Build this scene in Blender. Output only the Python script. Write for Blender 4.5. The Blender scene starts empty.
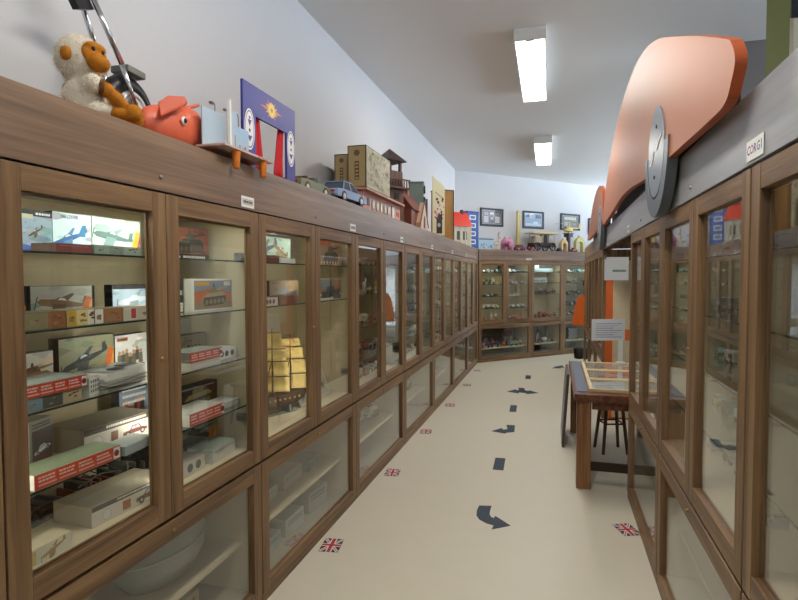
import bpy, bmesh, math, random
from mathutils import Matrix, Vector, noise
R = math.radians
SC = bpy.context.scene
COL = SC.collection

# ------------------------------------------------------------------ camera, world, lights, exposure
cam_data = bpy.data.cameras.new('camera')
cam_data.sensor_width = 36.0
cam_data.lens = 552.8 / 798 * 36.0
cam_data.clip_start = 0.02
cam = bpy.data.objects.new('camera', cam_data)
COL.objects.link(cam)
cam.matrix_world = Matrix.Translation((0, 0, 1.55)) @ Matrix.Rotation(R(90 - 2.395), 4, 'X') @ Matrix.Rotation(R(-0.118), 4, 'Z')
SC.camera = cam
SC.view_settings.view_transform = 'Standard'
SC.view_settings.look = 'None'
SC.view_settings.exposure = 0.0
SC.view_settings.gamma = 1.0
SC.view_settings.use_curve_mapping = False
try:
    SC.cycles.transparent_max_bounces = 40
    SC.cycles.max_bounces = 14
    SC.cycles.glossy_bounces = 6
    SC.cycles.sample_clamp_indirect = 6.0
    SC.cycles.caustics_reflective = False
except Exception:
    pass
world = bpy.data.worlds.new('daylight')
SC.world = world
world.use_nodes = True
wn = world.node_tree.nodes['Background']
# overcast sky above, brightness added to the lower half to light the ceiling (seen only through the high windows)
wt = world.node_tree; wtc = wt.nodes.new('ShaderNodeTexCoord'); wsx = wt.nodes.new('ShaderNodeSeparateXYZ'); wcr = wt.nodes.new('ShaderNodeValToRGB'); wmr = wt.nodes.new('ShaderNodeMapRange')
wt.links.new(wtc.outputs['Generated'], wsx.inputs[0]); wmr.inputs['From Min'].default_value = -1; wmr.inputs['From Max'].default_value = 1
wt.links.new(wsx.outputs['Z'], wmr.inputs['Value']); wt.links.new(wmr.outputs[0], wcr.inputs[0]); wt.links.new(wcr.outputs[0], wn.inputs[0])
wcr.color_ramp.elements[0].position = 0.49; wcr.color_ramp.elements[0].color = (0.72, 0.86, 1.0, 1)
wcr.color_ramp.elements[1].position = 0.51; wcr.color_ramp.elements[1].color = (0.13, 0.155, 0.19, 1)
wn.inputs[1].default_value = 10.5
LAMP_W = 33.0          # watts of one twin tube ceiling light
STRIP_W = 4.0          # watts of an added strip light inside a cabinet

# ------------------------------------------------------------------ frames of the three cabinet runs
TH = math.atan2(2.088, 7.426)
T = Vector((math.sin(TH), math.cos(TH), 0)); N = Vector((math.cos(TH), -math.sin(TH), 0))
O_LEFT = Vector((-0.646, 2.557, 0)); W = 1.2857; GAPW = 1.82
class Frame:
    def __init__(s, o, ang): s.o = Vector(o); s.a = ang; s.m = Matrix.Translation(s.o) @ Matrix.Rotation(ang, 4, 'Z')
    def p(s, x, y, z=0): return s.m @ Vector((x, y, z))
A_LEFT = math.pi / 2 - TH
LEFT = Frame(O_LEFT, A_LEFT)                       # x along the wall away from the camera, y into the cabinets
RIGHT = Frame(O_LEFT + N * GAPW, A_LEFT + math.pi)  # x back towards the camera, y into the cabinets
BACK = Frame((1.427, 9.883, 0), math.atan2(0.50072, 0.86561))
def P_RS(s, n, z=0): return O_LEFT + T * s + N * n + Vector((0, 0, z))

# ------------------------------------------------------------------ materials
MATS = {}
def lin(c):
    return tuple(((x / 12.92) if x <= 0.04045 else ((x + 0.055) / 1.055) ** 2.4) for x in c)
def hexc(h):
    h = h.lstrip('#'); return lin([int(h[i:i + 2], 16) / 255 for i in (0, 2, 4)])
def new_mat(name):
    m = bpy.data.materials.new(name); m.use_nodes = True
    nt = m.node_tree; b = nt.nodes['Principled BSDF']
    return m, nt, b
def flat(h, rough=0.55, spec=0.35, metal=0.0, var=0.10, scale=30):
    """plain surface with a faint procedural variation"""
    key = ('flat', h, rough, metal, var)
    if key in MATS: return MATS[key]
    m, nt, b = new_mat('paint_' + h.strip('#'))
    c = hexc(h)
    tc = nt.nodes.new('ShaderNodeTexCoord'); nz = nt.nodes.new('ShaderNodeTexNoise'); nz.inputs['Scale'].default_value = scale
    nz.inputs['Detail'].default_value = 3
    mix = nt.nodes.new('ShaderNodeMix'); mix.data_type = 'RGBA'
    mix.inputs[6].default_value = (*[x * (1 - var) for x in c], 1); mix.inputs[7].default_value = (*[min(1, x * (1 + var)) for x in c], 1)
    nt.links.new(tc.outputs['Object'], nz.inputs['Vector']); nt.links.new(nz.outputs['Fac'], mix.inputs[0])
    nt.links.new(mix.outputs[2], b.inputs['Base Color'])
    b.inputs['Roughness'].default_value = rough; b.inputs['Metallic'].default_value = metal
    b.inputs['Specular IOR Level'].default_value = spec
    MATS[key] = m; return m
def wood(name, c1, c2, axis='X', rough=0.42, scale=1.0, spec=0.4, c3=None):
    key = ('wood', name, axis)
    if key in MATS: return MATS[key]
    m, nt, b = new_mat(name + '_' + axis.lower())
    L = nt.links.new
    tc = nt.nodes.new('ShaderNodeTexCoord'); oi = nt.nodes.new('ShaderNodeObjectInfo')
    add = nt.nodes.new('ShaderNodeVectorMath'); add.operation = 'MULTIPLY_ADD'
    L(oi.outputs['Random'], add.inputs[0]); add.inputs[1].default_value = (7.3, 3.1, 5.7); L(tc.outputs['Object'], add.inputs[2])
    mp = nt.nodes.new('ShaderNodeMapping'); L(add.outputs[0], mp.inputs['Vector'])
    sc = {'X': (1.2, 26, 26), 'Y': (26, 1.2, 26), 'Z': (26, 26, 1.2)}[axis]
    mp.inputs['Scale'].default_value = [q * scale for q in sc]
    n1 = nt.nodes.new('ShaderNodeTexNoise'); n1.inputs['Scale'].default_value = 1.0; n1.inputs['Detail'].default_value = 6; n1.inputs['Distortion'].default_value = 0.6
    L(mp.outputs[0], n1.inputs['Vector'])
    mp2 = nt.nodes.new('ShaderNodeMapping'); L(add.outputs[0], mp2.inputs['Vector'])
    sc2 = {'X': (6, 220, 220), 'Y': (220, 6, 220), 'Z': (220, 220, 6)}[axis]
    mp2.inputs['Scale'].default_value = [q * scale for q in sc2]
    n2 = nt.nodes.new('ShaderNodeTexNoise'); n2.inputs['Scale'].default_value = 1.0; n2.inputs['Detail'].default_value = 3
    L(mp2.outputs[0], n2.inputs['Vector'])
    mixf = nt.nodes.new('ShaderNodeMath'); mixf.operation = 'MULTIPLY_ADD'
    L(n2.outputs['Fac'], mixf.inputs[0]); mixf.inputs[1].default_value = 0.35; L(n1.outputs['Fac'], mixf.inputs[2])
    cr = nt.nodes.new('ShaderNodeValToRGB')
    e = cr.color_ramp.elements
    e[0].position = 0.42; e[0].color = (*hexc(c1), 1); e[1].position = 0.88; e[1].color = (*hexc(c2), 1)
    if c3:
        q = e.new(0.66); q.color = (*hexc(c3), 1)
    L(mixf.outputs[0], cr.inputs[0]); L(cr.outputs[0], b.inputs['Base Color'])
    b.inputs['Roughness'].default_value = rough; b.inputs['Specular IOR Level'].default_value = spec
    bp = nt.nodes.new('ShaderNodeBump'); bp.inputs['Strength'].default_value = 0.06; bp.inputs['Distance'].default_value = 0.002
    L(n2.outputs['Fac'], bp.inputs['Height']); L(bp.outputs[0], b.inputs['Normal'])
    MATS[key] = m; return m
def glass_mat(name, tint, ior=1.5, rough=0.0):
    key = ('glass', name)
    if key in MATS: return MATS[key]
    m, nt, b = new_mat(name); nt.nodes.remove(b); L = nt.links.new
    out = [n for n in nt.nodes if n.type == 'OUTPUT_MATERIAL'][0]
    geo = nt.nodes.new('ShaderNodeNewGeometry')
    mr = nt.nodes.new('ShaderNodeMapRange'); mr.inputs['To Min'].default_value = ior; mr.inputs['To Max'].default_value = 1 / ior
    L(geo.outputs['Backfacing'], mr.inputs['Value'])
    fr = nt.nodes.new('ShaderNodeFresnel'); L(mr.outputs[0], fr.inputs['IOR'])
    tr = nt.nodes.new('ShaderNodeBsdfTransparent'); tr.inputs[0].default_value = (*tint, 1)
    gl = nt.nodes.new('ShaderNodeBsdfAnisotropic'); gl.inputs['Roughness'].default_value = rough
    gl.inputs[0].default_value = (1, 1, 1, 1)
    ms = nt.nodes.new('ShaderNodeMixShader'); L(fr.outputs[0], ms.inputs[0]); L(tr.outputs[0], ms.inputs[1]); L(gl.outputs[0], ms.inputs[2])
    L(ms.outputs[0], out.inputs['Surface'])
    MATS[key] = m; return m
def emit(name, c, s):
    key = ('emit', name)
    if key in MATS: return MATS[key]
    m, nt, b = new_mat(name)
    b.inputs['Base Color'].default_value = (0.9, 0.9, 0.9, 1)
    b.inputs['Emission Color'].default_value = (*c, 1); b.inputs['Emission Strength'].default_value = s
    MATS[key] = m; return m
def plaster(name, h, scale=4, var=0.02, rough=0.85, spec=0.2, bump=0.02, bscale=180):
    key = ('plaster', name)
    if key in MATS: return MATS[key]
    m, nt, b = new_mat(name); L = nt.links.new; c = hexc(h)
    tc = nt.nodes.new('ShaderNodeTexCoord')
    nz = nt.nodes.new('ShaderNodeTexNoise'); nz.inputs['Scale'].default_value = scale; nz.inputs['Detail'].default_value = 5; L(tc.outputs['Object'], nz.inputs['Vector'])
    mix = nt.nodes.new('ShaderNodeMix'); mix.data_type = 'RGBA'
    mix.inputs[6].default_value = (*[x * (1 - var) for x in c], 1); mix.inputs[7].default_value = (*[min(1, x * (1 + var)) for x in c], 1)
    L(nz.outputs['Fac'], mix.inputs[0]); L(mix.outputs[2], b.inputs['Base Color'])
    n2 = nt.nodes.new('ShaderNodeTexNoise'); n2.inputs['Scale'].default_value = bscale; L(tc.outputs['Object'], n2.inputs['Vector'])
    bp = nt.nodes.new('ShaderNodeBump'); bp.inputs['Strength'].default_value = bump; L(n2.outputs['Fac'], bp.inputs['Height']); L(bp.outputs[0], b.inputs['Normal'])
    b.inputs['Roughness'].default_value = rough; b.inputs['Specular IOR Level'].default_value = spec
    MATS[key] = m; return m

WOODC = ('#533d28', '#947551', '#7a5d40')
WV = wood('walnut', *WOODC[:2], 'Z', rough=0.45, c3=WOODC[2]); WH = wood('walnut', *WOODC[:2], 'X', rough=0.45, c3=WOODC[2])
FASC = wood('fascia_laminate', '#5a4535', '#977b62', 'X', rough=0.34, scale=0.55, spec=0.55, c3='#7c6451')
FASC_REFL = wood('grey_fascia_laminate', '#8f9095', '#a6a7ab', 'X', rough=0.36, scale=0.55, spec=0.5, c3='#9a9b9f')  # bluish grey wall reflection put into the brown fascia's colour
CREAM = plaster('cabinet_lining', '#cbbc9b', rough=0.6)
LOWL = plaster('lower_shade_lining', '#77756c', rough=0.7); BOTL = plaster('bottom_board', '#9a9482', rough=0.7)  # greyed to put the low compartments' shade into the colour
GLASS = glass_mat('clear_glass', (0.98, 0.99, 0.985))
SHELF = glass_mat('shelf_glass', (0.965, 0.985, 0.975))
EDGE = flat('#2c3a34', 0.15, 0.6)
BLACK = flat('#16161a', 0.4); DARK = flat('#2b2826', 0.55); WHITE = flat('#e8e6e0', 0.5, var=0.03); CHROME = flat('#c8c8cc', 0.18, metal=1.0, var=0.02)
BRASS = flat('#9a7f4e', 0.3, metal=0.9); STEEL = flat('#8d8f90', 0.3, metal=0.9)
PAPER = flat('#dcdde0', 0.8, var=0.03)

# ------------------------------------------------------------------ mesh builder
class MB:
    def __init__(s): s.v = []; s.f = []; s.mi = []; s.M = Matrix.Identity(4)
    def _add(s, vs, fs, m=0):
        o = len(s.v); s.v += [tuple(s.M @ Vector(v)) for v in vs]
        s.f += [tuple(i + o for i in f) for f in fs]; s.mi += [m] * len(fs); return s
    def box(s, x0, x1, y0, y1, z0, z1, m=0):
        vs = [(x, y, z) for z in (z0, z1) for y in (y0, y1) for x in (x0, x1)]
        return s._add(vs, [(0, 2, 3, 1), (4, 5, 7, 6), (0, 1, 5, 4), (1, 3, 7, 5), (3, 2, 6, 7), (2, 0, 4, 6)], m)
    def prism(s, poly, a0, a1, ax='y', m=0, mcap=None):
        """poly (u,v): ax y -> (x,z), ax x -> (y,z), ax z -> (x,y)"""
        def q(u, v, a): return {'y': (u, a, v), 'x': (a, u, v), 'z': (u, v, a)}[ax]
        n = len(poly); ar = sum(poly[i][0] * poly[(i + 1) % n][1] - poly[(i + 1) % n][0] * poly[i][1] for i in range(n))
        if (ar < 0): poly = poly[::-1]
        vs = [q(u, v, a0) for u, v in poly] + [q(u, v, a1) for u, v in poly]
        sides = [(i, (i + 1) % n, n + (i + 1) % n, n + i) for i in range(n)]
        c0 = tuple(range(n))[::-1]; c1 = tuple(range(n, 2 * n))
        if ax == 'y': sides = [f[::-1] for f in sides]; c0 = c0[::-1]; c1 = c1[::-1]
        s._add(vs, sides, m); 
        o = len(s.v) - 2 * n
        for c in (c0, c1):
            s.f.append(tuple(i + o for i in c)); s.mi.append(m if mcap is None else mcap)
        return s
    def ring(s, p0, p1, r0, r1, n=12, m=0, caps=True):
        p0, p1 = Vector(p0), Vector(p1); d = (p1 - p0).normalized()
        a = d.orthogonal().normalized(); b = d.cross(a)
        vs = []
        for p, r in ((p0, r0), (p1, r1)):
            for k in range(n):
                t = 2 * math.pi * k / n; vs.append(p + a * (r * math.cos(t)) + b * (r * math.sin(t)))
        fs = [(k, (k + 1) % n, n + (k + 1) % n, n + k) for k in range(n)]
        if caps: fs += [tuple(range(n))[::-1], tuple(range(n, 2 * n))]
        return s._add(vs, fs, m)
    def tube(s, pts, r, n=10, m=0):
        for i in range(len(pts) - 1): s.ring(pts[i], pts[i + 1], r if not isinstance(r, list) else r[i], r if not isinstance(r, list) else r[i + 1], n, m)
        return s
    def ell(s, c, rr, m=0, nu=14, nv=9, rot=None):
        c = Vector(c); vs = [Vector((0, 0, -1))]; fs = []
        for j in range(1, nv):
            ph = -math.pi / 2 + math.pi * j / nv
            for i in range(nu):
                t = 2 * math.pi * i / nu; vs.append(Vector((math.cos(ph) * math.cos(t), math.cos(ph) * math.sin(t), math.sin(ph))))
        vs.append(Vector((0, 0, 1)))
        for i in range(nu): fs.append((0, 1 + (i + 1) % nu, 1 + i))
        for j in range(nv - 2):
            for i in range(nu):
                a = 1 + j * nu + i; b = 1 + j * nu + (i + 1) % nu; fs.append((a, b, b + nu, a + nu))
        top = len(vs) - 1
        for i in range(nu): a = 1 + (nv - 2) * nu; fs.append((a + i, a + (i + 1) % nu, top))
        out = []
        for v in vs:
            w = Vector((v.x * rr[0], v.y * rr[1], v.z * rr[2]))
            if rot is not None: w = rot @ w
            out.append(c + w)
        return s._add(out, fs, m)
    def lathe(s, prof, c=(0, 0, 0), n=16, m=0):
        c = Vector(c); vs = []; fs = []
        for r, z in prof:
            for k in range(n):
                t = 2 * math.pi * k / n; vs.append(c + Vector((r * math.cos(t), r * math.sin(t), z)))
        for j in range(len(prof) - 1):
            for k in range(n):
                a = j * n + k; b = j * n + (k + 1) % n; fs.append((a, b, b + n, a + n))
        fs.append(tuple(range(n))[::-1]); fs.append(tuple(range((len(prof) - 1) * n, len(prof) * n)))
        return s._add(vs, fs, m)
    def poly(s, pts, m=0): return s._add(pts, [tuple(range(len(pts)))], m)
    def torus(s, c, Rr, r, ax='y', n=24, k=10, m=0, sq=1.0):
        c = Vector(c); vs = []; fs = []
        for i in range(n):
            t = 2 * math.pi * i / n
            for j in range(k):
                u = 2 * math.pi * j / k; rad = Rr + r * math.cos(u); h = r * sq * math.sin(u)
                a, b = rad * math.cos(t), rad * math.sin(t)
                vs.append(c + Vector({'y': (a, h, b), 'x': (h, a, b), 'z': (a, b, h)}[ax]))
        for i in range(n):
            for j in range(k):
                fs.append((i * k + j, ((i + 1) % n) * k + j, ((i + 1) % n) * k + (j + 1) % k, i * k + (j + 1) % k))
        return s._add(vs, fs, m)
    def text(s, body, size, mtx, m=0, depth=0.0004, xs=1.0):
        vs, fs = text_mesh(body, size, depth, xs)
        old = s.M; s.M = s.M @ mtx; s._add(vs, fs, m); s.M = old; return s
    def build(s, name, mats, parent=None, smooth=False, bevel=0.0):
        me = bpy.data.meshes.new(name); me.from_pydata(s.v, [], s.f); me.update()
        if not isinstance(mats, (list, tuple)): mats = [mats]
        for q in mats: me.materials.append(q)
        for p, i in zip(me.polygons, s.mi): p.material_index = min(i, len(mats) - 1); p.use_smooth = smooth
        bm = bmesh.new(); bm.from_mesh(me); bmesh.ops.recalc_face_normals(bm, faces=bm.faces); bm.to_mesh(me); bm.free()
        o = bpy.data.objects.new(name, me); COL.objects.link(o)
        if parent is not None: o.parent = parent
        if bevel:
            b = o.modifiers.new('bevel', 'BEVEL'); b.width = bevel; b.segments = 2; b.limit_method = 'ANGLE'; b.angle_limit = R(40)
        return o
TXT = {}
def text_mesh(body, size, depth, xs):
    k = (body, size, depth, xs)
    if k in TXT: return TXT[k]
    cu = bpy.data.curves.new('lettering', 'FONT'); cu.body = body; cu.size = size; cu.align_x = 'CENTER'; cu.align_y = 'CENTER'; cu.extrude = depth
    cu.resolution_u = 2; cu.offset = size * 0.018
    ob = bpy.data.objects.new('lettering', cu); COL.objects.link(ob)
    dg = bpy.context.evaluated_depsgraph_get(); me = bpy.data.meshes.new_from_object(ob.evaluated_get(dg))
    vs = [(v.co.x * xs, v.co.y, v.co.z) for v in me.vertices]; fs = [tuple(p.vertices) for p in me.polygons]
    bpy.data.objects.remove(ob); bpy.data.meshes.remove(me); bpy.data.curves.remove(cu)
    TXT[k] = (vs, fs); return TXT[k]
# text plane turned to face -y (the front of a thing)
FRONT = Matrix.Rotation(R(90), 4, 'X')

def tag(o, label, cat, group=None, kind=None):
    if label: o['label'] = label
    if cat: o['category'] = cat
    if group: o['group'] = group
    if kind: o['kind'] = kind
    return o
def thing(name, label, cat, group=None):
    o = bpy.data.objects.new(name, None); o.empty_display_size = 0.05; COL.objects.link(o)
    return tag(o, label, cat, group)
def put(o, fr, x, y, z, rz=0.0):
    o.location = fr.p(x, y, z); o.rotation_euler = (0, 0, fr.a + rz); return o
def putw(o, x, y, z, rz=0.0):
    o.location = (x, y, z); o.rotation_euler = (0, 0, rz); return o
def copy_tree(o, parent=None):
    c = o.copy(); COL.objects.link(c)
    if parent is not None: c.parent = parent
    for ch in list(o.children): copy_tree(ch, c)
    return c
def structure(o): o['kind'] = 'structure'; return o
def circ(cx, cy, r, n=14, ry=None): return [(cx + r * math.cos(2 * math.pi * k / n), cy + (ry or r) * math.sin(2 * math.pi * k / n)) for k in range(n)]

# ------------------------------------------------------------------ the room
CEIL = 3.5
FLOORM = plaster('floor_vinyl', '#cfc8b4', scale=6, var=0.03, rough=0.42, spec=0.35, bump=0.01, bscale=300)
WALLM = plaster('white_wall_paint', '#d0cfd0', scale=2, var=0.015)
CEILM = plaster('ceiling_paint', '#e4e4e4', scale=1.5, var=0.012)
GREYW = plaster('grey_wall_paint', '#7f7a78', scale=2)
structure(MB().box(-5, 9, -4.5, 15, -0.12, 0).build('floor', FLOORM))
structure(MB().box(-5, 9, -4.5, 15, CEIL, CEIL + 0.12).build('ceiling', CEILM))
o = structure(MB().box(-7, 8.6, 0.452, 0.60, 0, CEIL).build('wall_left', WALLM)); put(o, LEFT, 0, 0, 0)
o = structure(MB().box(-0.6, 7, 0.452, 0.60, 0, CEIL).build('wall_back', WALLM)); put(o, BACK, 0, 0, 0)
# grey cross wall beyond the right cabinets, seen over their top
o = structure(MB().box(0, 3.6, 0, 0.12, 0, CEIL).build('wall_partition', GREYW)); putw(o, *P_RS(3.0, 2.62), -TH)
o = structure(MB().box(-4.4, 8, 0, 0.1, 0, CEIL).build('wall_front', WALLM)); putw(o, 0.5, -4.3, 0, 0)
# right wall far behind the right cabinets, with a band of high windows
NR = 4.6
wr = MB(); wr.box(-10.5, 8.5, 0, 0.2, 0, 2.2).box(-10.5, 8.5, 0, 0.2, 3.42, CEIL)
for x in [-10.5, -8.3, -6.1, -3.9, -1.7, 0.5, 2.7, 4.9, 7.1, 8.3]: wr.box(x, x + 0.2, 0, 0.2, 2.2, 3.42)
o = structure(wr.build('wall_right', WALLM)); o.location = P_RS(0, NR); o.rotation_euler = (0, 0, A_LEFT + math.pi)

# ------------------------------------------------------------------ cabinets
ZB0, ZB1, ZU0, ZU1 = 0.045, 0.676, 0.690, 1.842
DEPTH = 0.445
UFLOOR = 0.755          # inner floor of the upper compartment
LSHELF = 0.30           # shelf in the lower compartment
def door_mesh(x0, x1, z0, z1, st=0.066, rt=0.068, rb=0.068, y0=0.0, y1=0.026):
    m = MB()
    m.box(x0, x0 + st, y0, y1, z0, z1, 0); m.box(x1 - st, x1, y0, y1, z0, z1, 0)
    m.box(x0 + st, x1 - st, y0 + 0.0006, y1, z1 - rt, z1, 1); m.box(x0 + st, x1 - st, y0 + 0.0006, y1, z0, z0 + rb, 1)
    # glazing bead behind the pane
    b = 0.008
    m.box(x0 + st, x0 + st + b, y1 - 0.004, y1 + 0.004, z0 + rb, z1 - rt, 0); m.box(x1 - st - b, x1 - st, y1 - 0.004, y1 + 0.004, z0 + rb, z1 - rt, 0)
    m.box(x0 + st + b, x1 - st - b, y1 - 0.004, y1 + 0.004, z0 + rb, z0 + rb + b, 1); m.box(x0 + st + b, x1 - st - b, y1 - 0.004, y1 + 0.004, z1 - rt - b, z1 - rt, 1)
    pane = MB().box(x0 + st - 0.003, x1 - st + 0.003, y1 - 0.0085, y1 - 0.0045, z0 + rb - 0.003, z1 - rt + 0.003)
    return m, pane
def add_door(root, name, x0, x1, z0, z1, lock=True, hinge=None, **k):
    m, p = door_mesh(x0, x1, z0, z1, **k)
    d = m.build(name, [WV, WH], root, bevel=0.0018)
    p.build('glass_pane', GLASS, d)
    if lock:
        lx = x1 - 0.035 if lock == 'R' else (x0 + x1) / 2
        lz = (z0 + z1) / 2 if lock == 'R' else z1 - 0.034
        MB().ring((lx, -0.006, lz), (lx, 0.004, lz), 0.0075, 0.0085, 14).build('lock', BRASS, d, True)
    if hinge:
        for hz in (z0 + 0.22, z1 - 0.2):
            h = MB(); xx = x1 - 0.062 if hinge == 'R' else x0 + 0.062; sg = -1 if hinge == 'R' else 1
            h.ring((xx, 0.03, hz), (xx, 0.045, hz), 0.016, 0.016, 12); h.box(min(xx, xx + sg * .02), max(xx, xx + sg * .02), 0.034, 0.075, hz - 0.012, hz + 0.012); h.box(xx - 0.006, xx + 0.006, 0.05, 0.085, hz - 0.018, hz + 0.018)
            h.build('hinge', STEEL, d)
    return d
def cabinet(fr, x0, w, doors, label, shelves, strips=True, lowshelf=LSHELF, lower=None, end_panel=None, lock=True, group=None, floorz=UFLOOR, sw=1.0):
    root = put(thing('display_cabinet', label, 'display cabinet', group), fr, x0, 0, 0)
    e = 0.0035; y0 = 0.0285
    # carcass: side panels, back panel, boards
    MB().box(e, e + 0.016, y0, DEPTH, 0, ZU1).build('side_panel', CREAM, root)
    MB().box(w - e - 0.016, w - e, y0, DEPTH, 0, ZU1).build('side_panel', CREAM, root)
    MB().box(e + 0.016, w - e - 0.016, DEPTH - 0.012, DEPTH, 0, ZU1).build('back_panel', CREAM, root)
    MB().box(e + 0.016, w - e - 0.016, y0, DEPTH - 0.012, floorz - 0.03, floorz).build('middle_board', CREAM, root)
    MB().box(e + 0.017, w - e - 0.017, DEPTH - 0.0165, DEPTH - 0.0125, ZB0 + 0.021, floorz - 0.031).build('lower_shade_lining', LOWL, root)  # thin grey sheet added to darken the low compartment
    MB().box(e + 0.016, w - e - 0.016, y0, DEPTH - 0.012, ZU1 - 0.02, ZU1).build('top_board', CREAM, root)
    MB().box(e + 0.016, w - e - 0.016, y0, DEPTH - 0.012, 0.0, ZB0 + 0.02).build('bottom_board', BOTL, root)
    MB().box(e + 0.016, w - e - 0.016, 0.10, DEPTH - 0.012, lowshelf - 0.018, lowshelf).build('lower_shelf', CREAM, root)
    MB().box(e, w - e, 0.003, y0 - 0.001, 0.0, ZB0 - 0.003).build('plinth', WH, root)
    for q, z in enumerate(shelves):
        g = MB(); xa, xb = e + 0.0175, w - e - 0.0175
        g.box(xa, xb, 0.046, DEPTH - 0.014, z - 0.006, z, 0); g.box(xa, xb, 0.044, 0.046, z - 0.006, z, 1)
        g.build('glass_shelf', [SHELF, EDGE], root)
    xs = [0.0] + [d for d in doors] + [w]
    for i in range(len(xs) - 1):
        a = xs[i] + (e if i == 0 else 0.0015); b = xs[i + 1] - (e if i == len(xs) - 2 else 0.0015)
        add_door(root, 'door', a, b, ZU0, ZU1, lock='R' if (lock and i < len(xs) - 2) else None, hinge='R' if i == len(xs) - 2 else 'L')
    for i, (a, b) in enumerate(lower or [(0, w)]):
        add_door(root, 'lower_door', a + e, b - e, ZB0, ZB1, lock='T' if lock else None, rb=0.045, rt=0.07)
    if strips:  # strip added under the top board to brighten the shelves
        s_ = MB().box(0.12, w - 0.12, 0.05, 0.075, ZU1 - 0.032, ZU1 - 0.021).build('added_light_strip', emit('added_strip_glow', (0.85, 1.0, 0.9), 2.2), root)
        ld = bpy.data.lights.new('added_strip_light', 'AREA'); ld.shape = 'RECTANGLE'; ld.size = w - 0.26; ld.size_y = 0.02; ld.energy = STRIP_W * sw; ld.color = (0.95, 1.0, 0.90)
        lo = bpy.data.objects.new('added_strip_light', ld); COL.objects.link(lo); lo.parent = root; lo.location = (w / 2, 0.0625, ZU1 - 0.034)
    return root
SH5 = [0.965, 1.183, 1.405, 1.623]
HALF = 0.643
ORD = ['nearest', 'second', 'third', 'fourth', 'fifth', 'sixth', 'seventh']
cabA = cabinet(LEFT, -1.247, 1.247, [0.617], 'walnut framed display cabinet full of model kit boxes, nearest on the left', SH5, sw=0.55)
cabB = cabinet(LEFT, 0, W, [HALF - 0.015], 'walnut framed display cabinet holding the sailing ship model behind glass', [1.405, 1.623], sw=0.35)
LEFTLBL = ['third', 'fourth', 'fifth', 'sixth', 'seventh']
for k in range(5):
    cabinet(LEFT, W * (k + 1), W - (0.12 if k == 4 else 0), [HALF - (0.06 if k == 4 else 0)], f'walnut framed display cabinet, {LEFTLBL[k]} along the left wall from the camera', SH5 if k else [0.965, 1.183, 1.42, 1.64], strips=(k > 1), sw=0.45)
cabinet(LEFT, -2 * W, 2 * W - 1.247, [HALF], 'walnut framed display cabinet at the left edge, almost out of the picture', SH5)
# back run
cabinet(BACK, 0.0, 1.268, [0.634], 'double door walnut cabinet at the left end of the back wall', [0.965, 1.186, 1.41, 1.628], lowshelf=0.235, sw=0.4)
cabinet(BACK, 1.270, 0.842, [], 'single door walnut cabinet in the middle of the back wall', [1.209, 1.432, 1.64], lowshelf=0.245, sw=0.4)
cabinet(BACK, 2.114, 0.86, [], 'single door walnut cabinet on the back wall behind the orange flap', [0.965, 1.186, 1.41, 1.628], lowshelf=0.255, sw=0.4)
cabinet(BACK, 2.976, 0.86, [], 'walnut cabinet at the far right of the back wall, mostly hidden', SH5)
# right run, x runs towards the camera: s = -x
cabinet(RIGHT, -1.84, 1.158, [0.55], 'narrow walnut glass cabinet on the right beside the table', SH5, strips=False)
cabinet(RIGHT, -0.680, 1.265, [0.632], 'walnut glass cabinet on the right under the two paper tags', SH5, strips=False)
cabinet(RIGHT, 0.590, 1.27, [0.635], 'walnut glass cabinet at the right edge nearest the camera', SH5, strips=False)
FR0 = 4.10
FARLBL = ['first walnut cabinet beyond the table on the right', 'second walnut cabinet beyond the table on the right', 'last walnut cabinet on the right, nearest the back wall']
for k in range(3):
    cabinet(RIGHT, -(FR0 + W * (k + 1)), W, [HALF], FARLBL[k], SH5, strips=False)

def added_upright_strip(cab, x, fx, watts=1.5, z0=0.80, z1=1.80):
    """added upright fill light hidden behind a door stile, shining back into the cabinet"""
    b = MB().box(x - .007, x + .007, .033, .042, z0, z1).build('added_light_strip', emit('added_strip_glow', (0.85, 1.0, 0.9), 2.2), cab)
    ld = bpy.data.lights.new('added_upright_light', 'AREA'); ld.shape = 'RECTANGLE'; ld.size = 0.012; ld.size_y = z1 - z0 - .06; ld.energy = watts; ld.color = (1.0, 0.97, 0.86)
    lo = bpy.data.objects.new('added_upright_light', ld); COL.objects.link(lo); lo.parent = cab
    d = Vector((fx, 1.0, 0)).normalized(); lo.rotation_euler = d.to_track_quat('-Z', 'Y').to_euler(); lo.location = Vector((x, .0375, (z0 + z1) / 2)) + d * .0085
added_upright_strip(cabA, .045, .5, 1.1); added_upright_strip(cabA, .617, .1, 2.2)  # fill lights added behind the stiles to brighten the contents
added_upright_strip(cabB, .045, .5, .7); added_upright_strip(cabB, .628, .1, 1.2)

# fascia boards with the top boards the toys stand on
def fascia(fr, x0, x1, label, mat, z0=1.848, z1=2.045, yf=-0.004, name='fascia_board'):
    m = MB(); m.box(x0, x1, yf, 0.018, z0, z1, 0); m.box(x0, x1, 0.018, 0.448, z1 - 0.022, z1 - 0.001, 1)
    for x in (x0 + 0.02, x1 - 0.02): m.box(x - 0.01, x + 0.01, 0.018, 0.448, z0, z1 - 0.022, 1)
    return tag(m.build(name, [mat, WH], None, bevel=0.0015), label, 'fascia board')
def screw(parent, x, z):
    MB().ring((x, -0.0085, z), (x, -0.0035, z), 0.007, 0.008, 12).build('screw', STEEL, parent, True)
fl = fascia(LEFT, -2 * W, 7.585, 'long brown wooden fascia board running above the left cabinets', FASC); put(fl, LEFT, 0, 0, 0)
for x in (-0.66, 0.63, 1.93, 3.2, 4.5): screw(fl, x, 1.895 if x < 0 else 1.89)
fb = fascia(BACK, 0.0, 3.84, 'brown wooden fascia board above the back wall cabinets', FASC); put(fb, BACK, 0, 0, 0)
for x in (0.62, 1.75, 2.6): screw(fb, x, 1.9)
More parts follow.
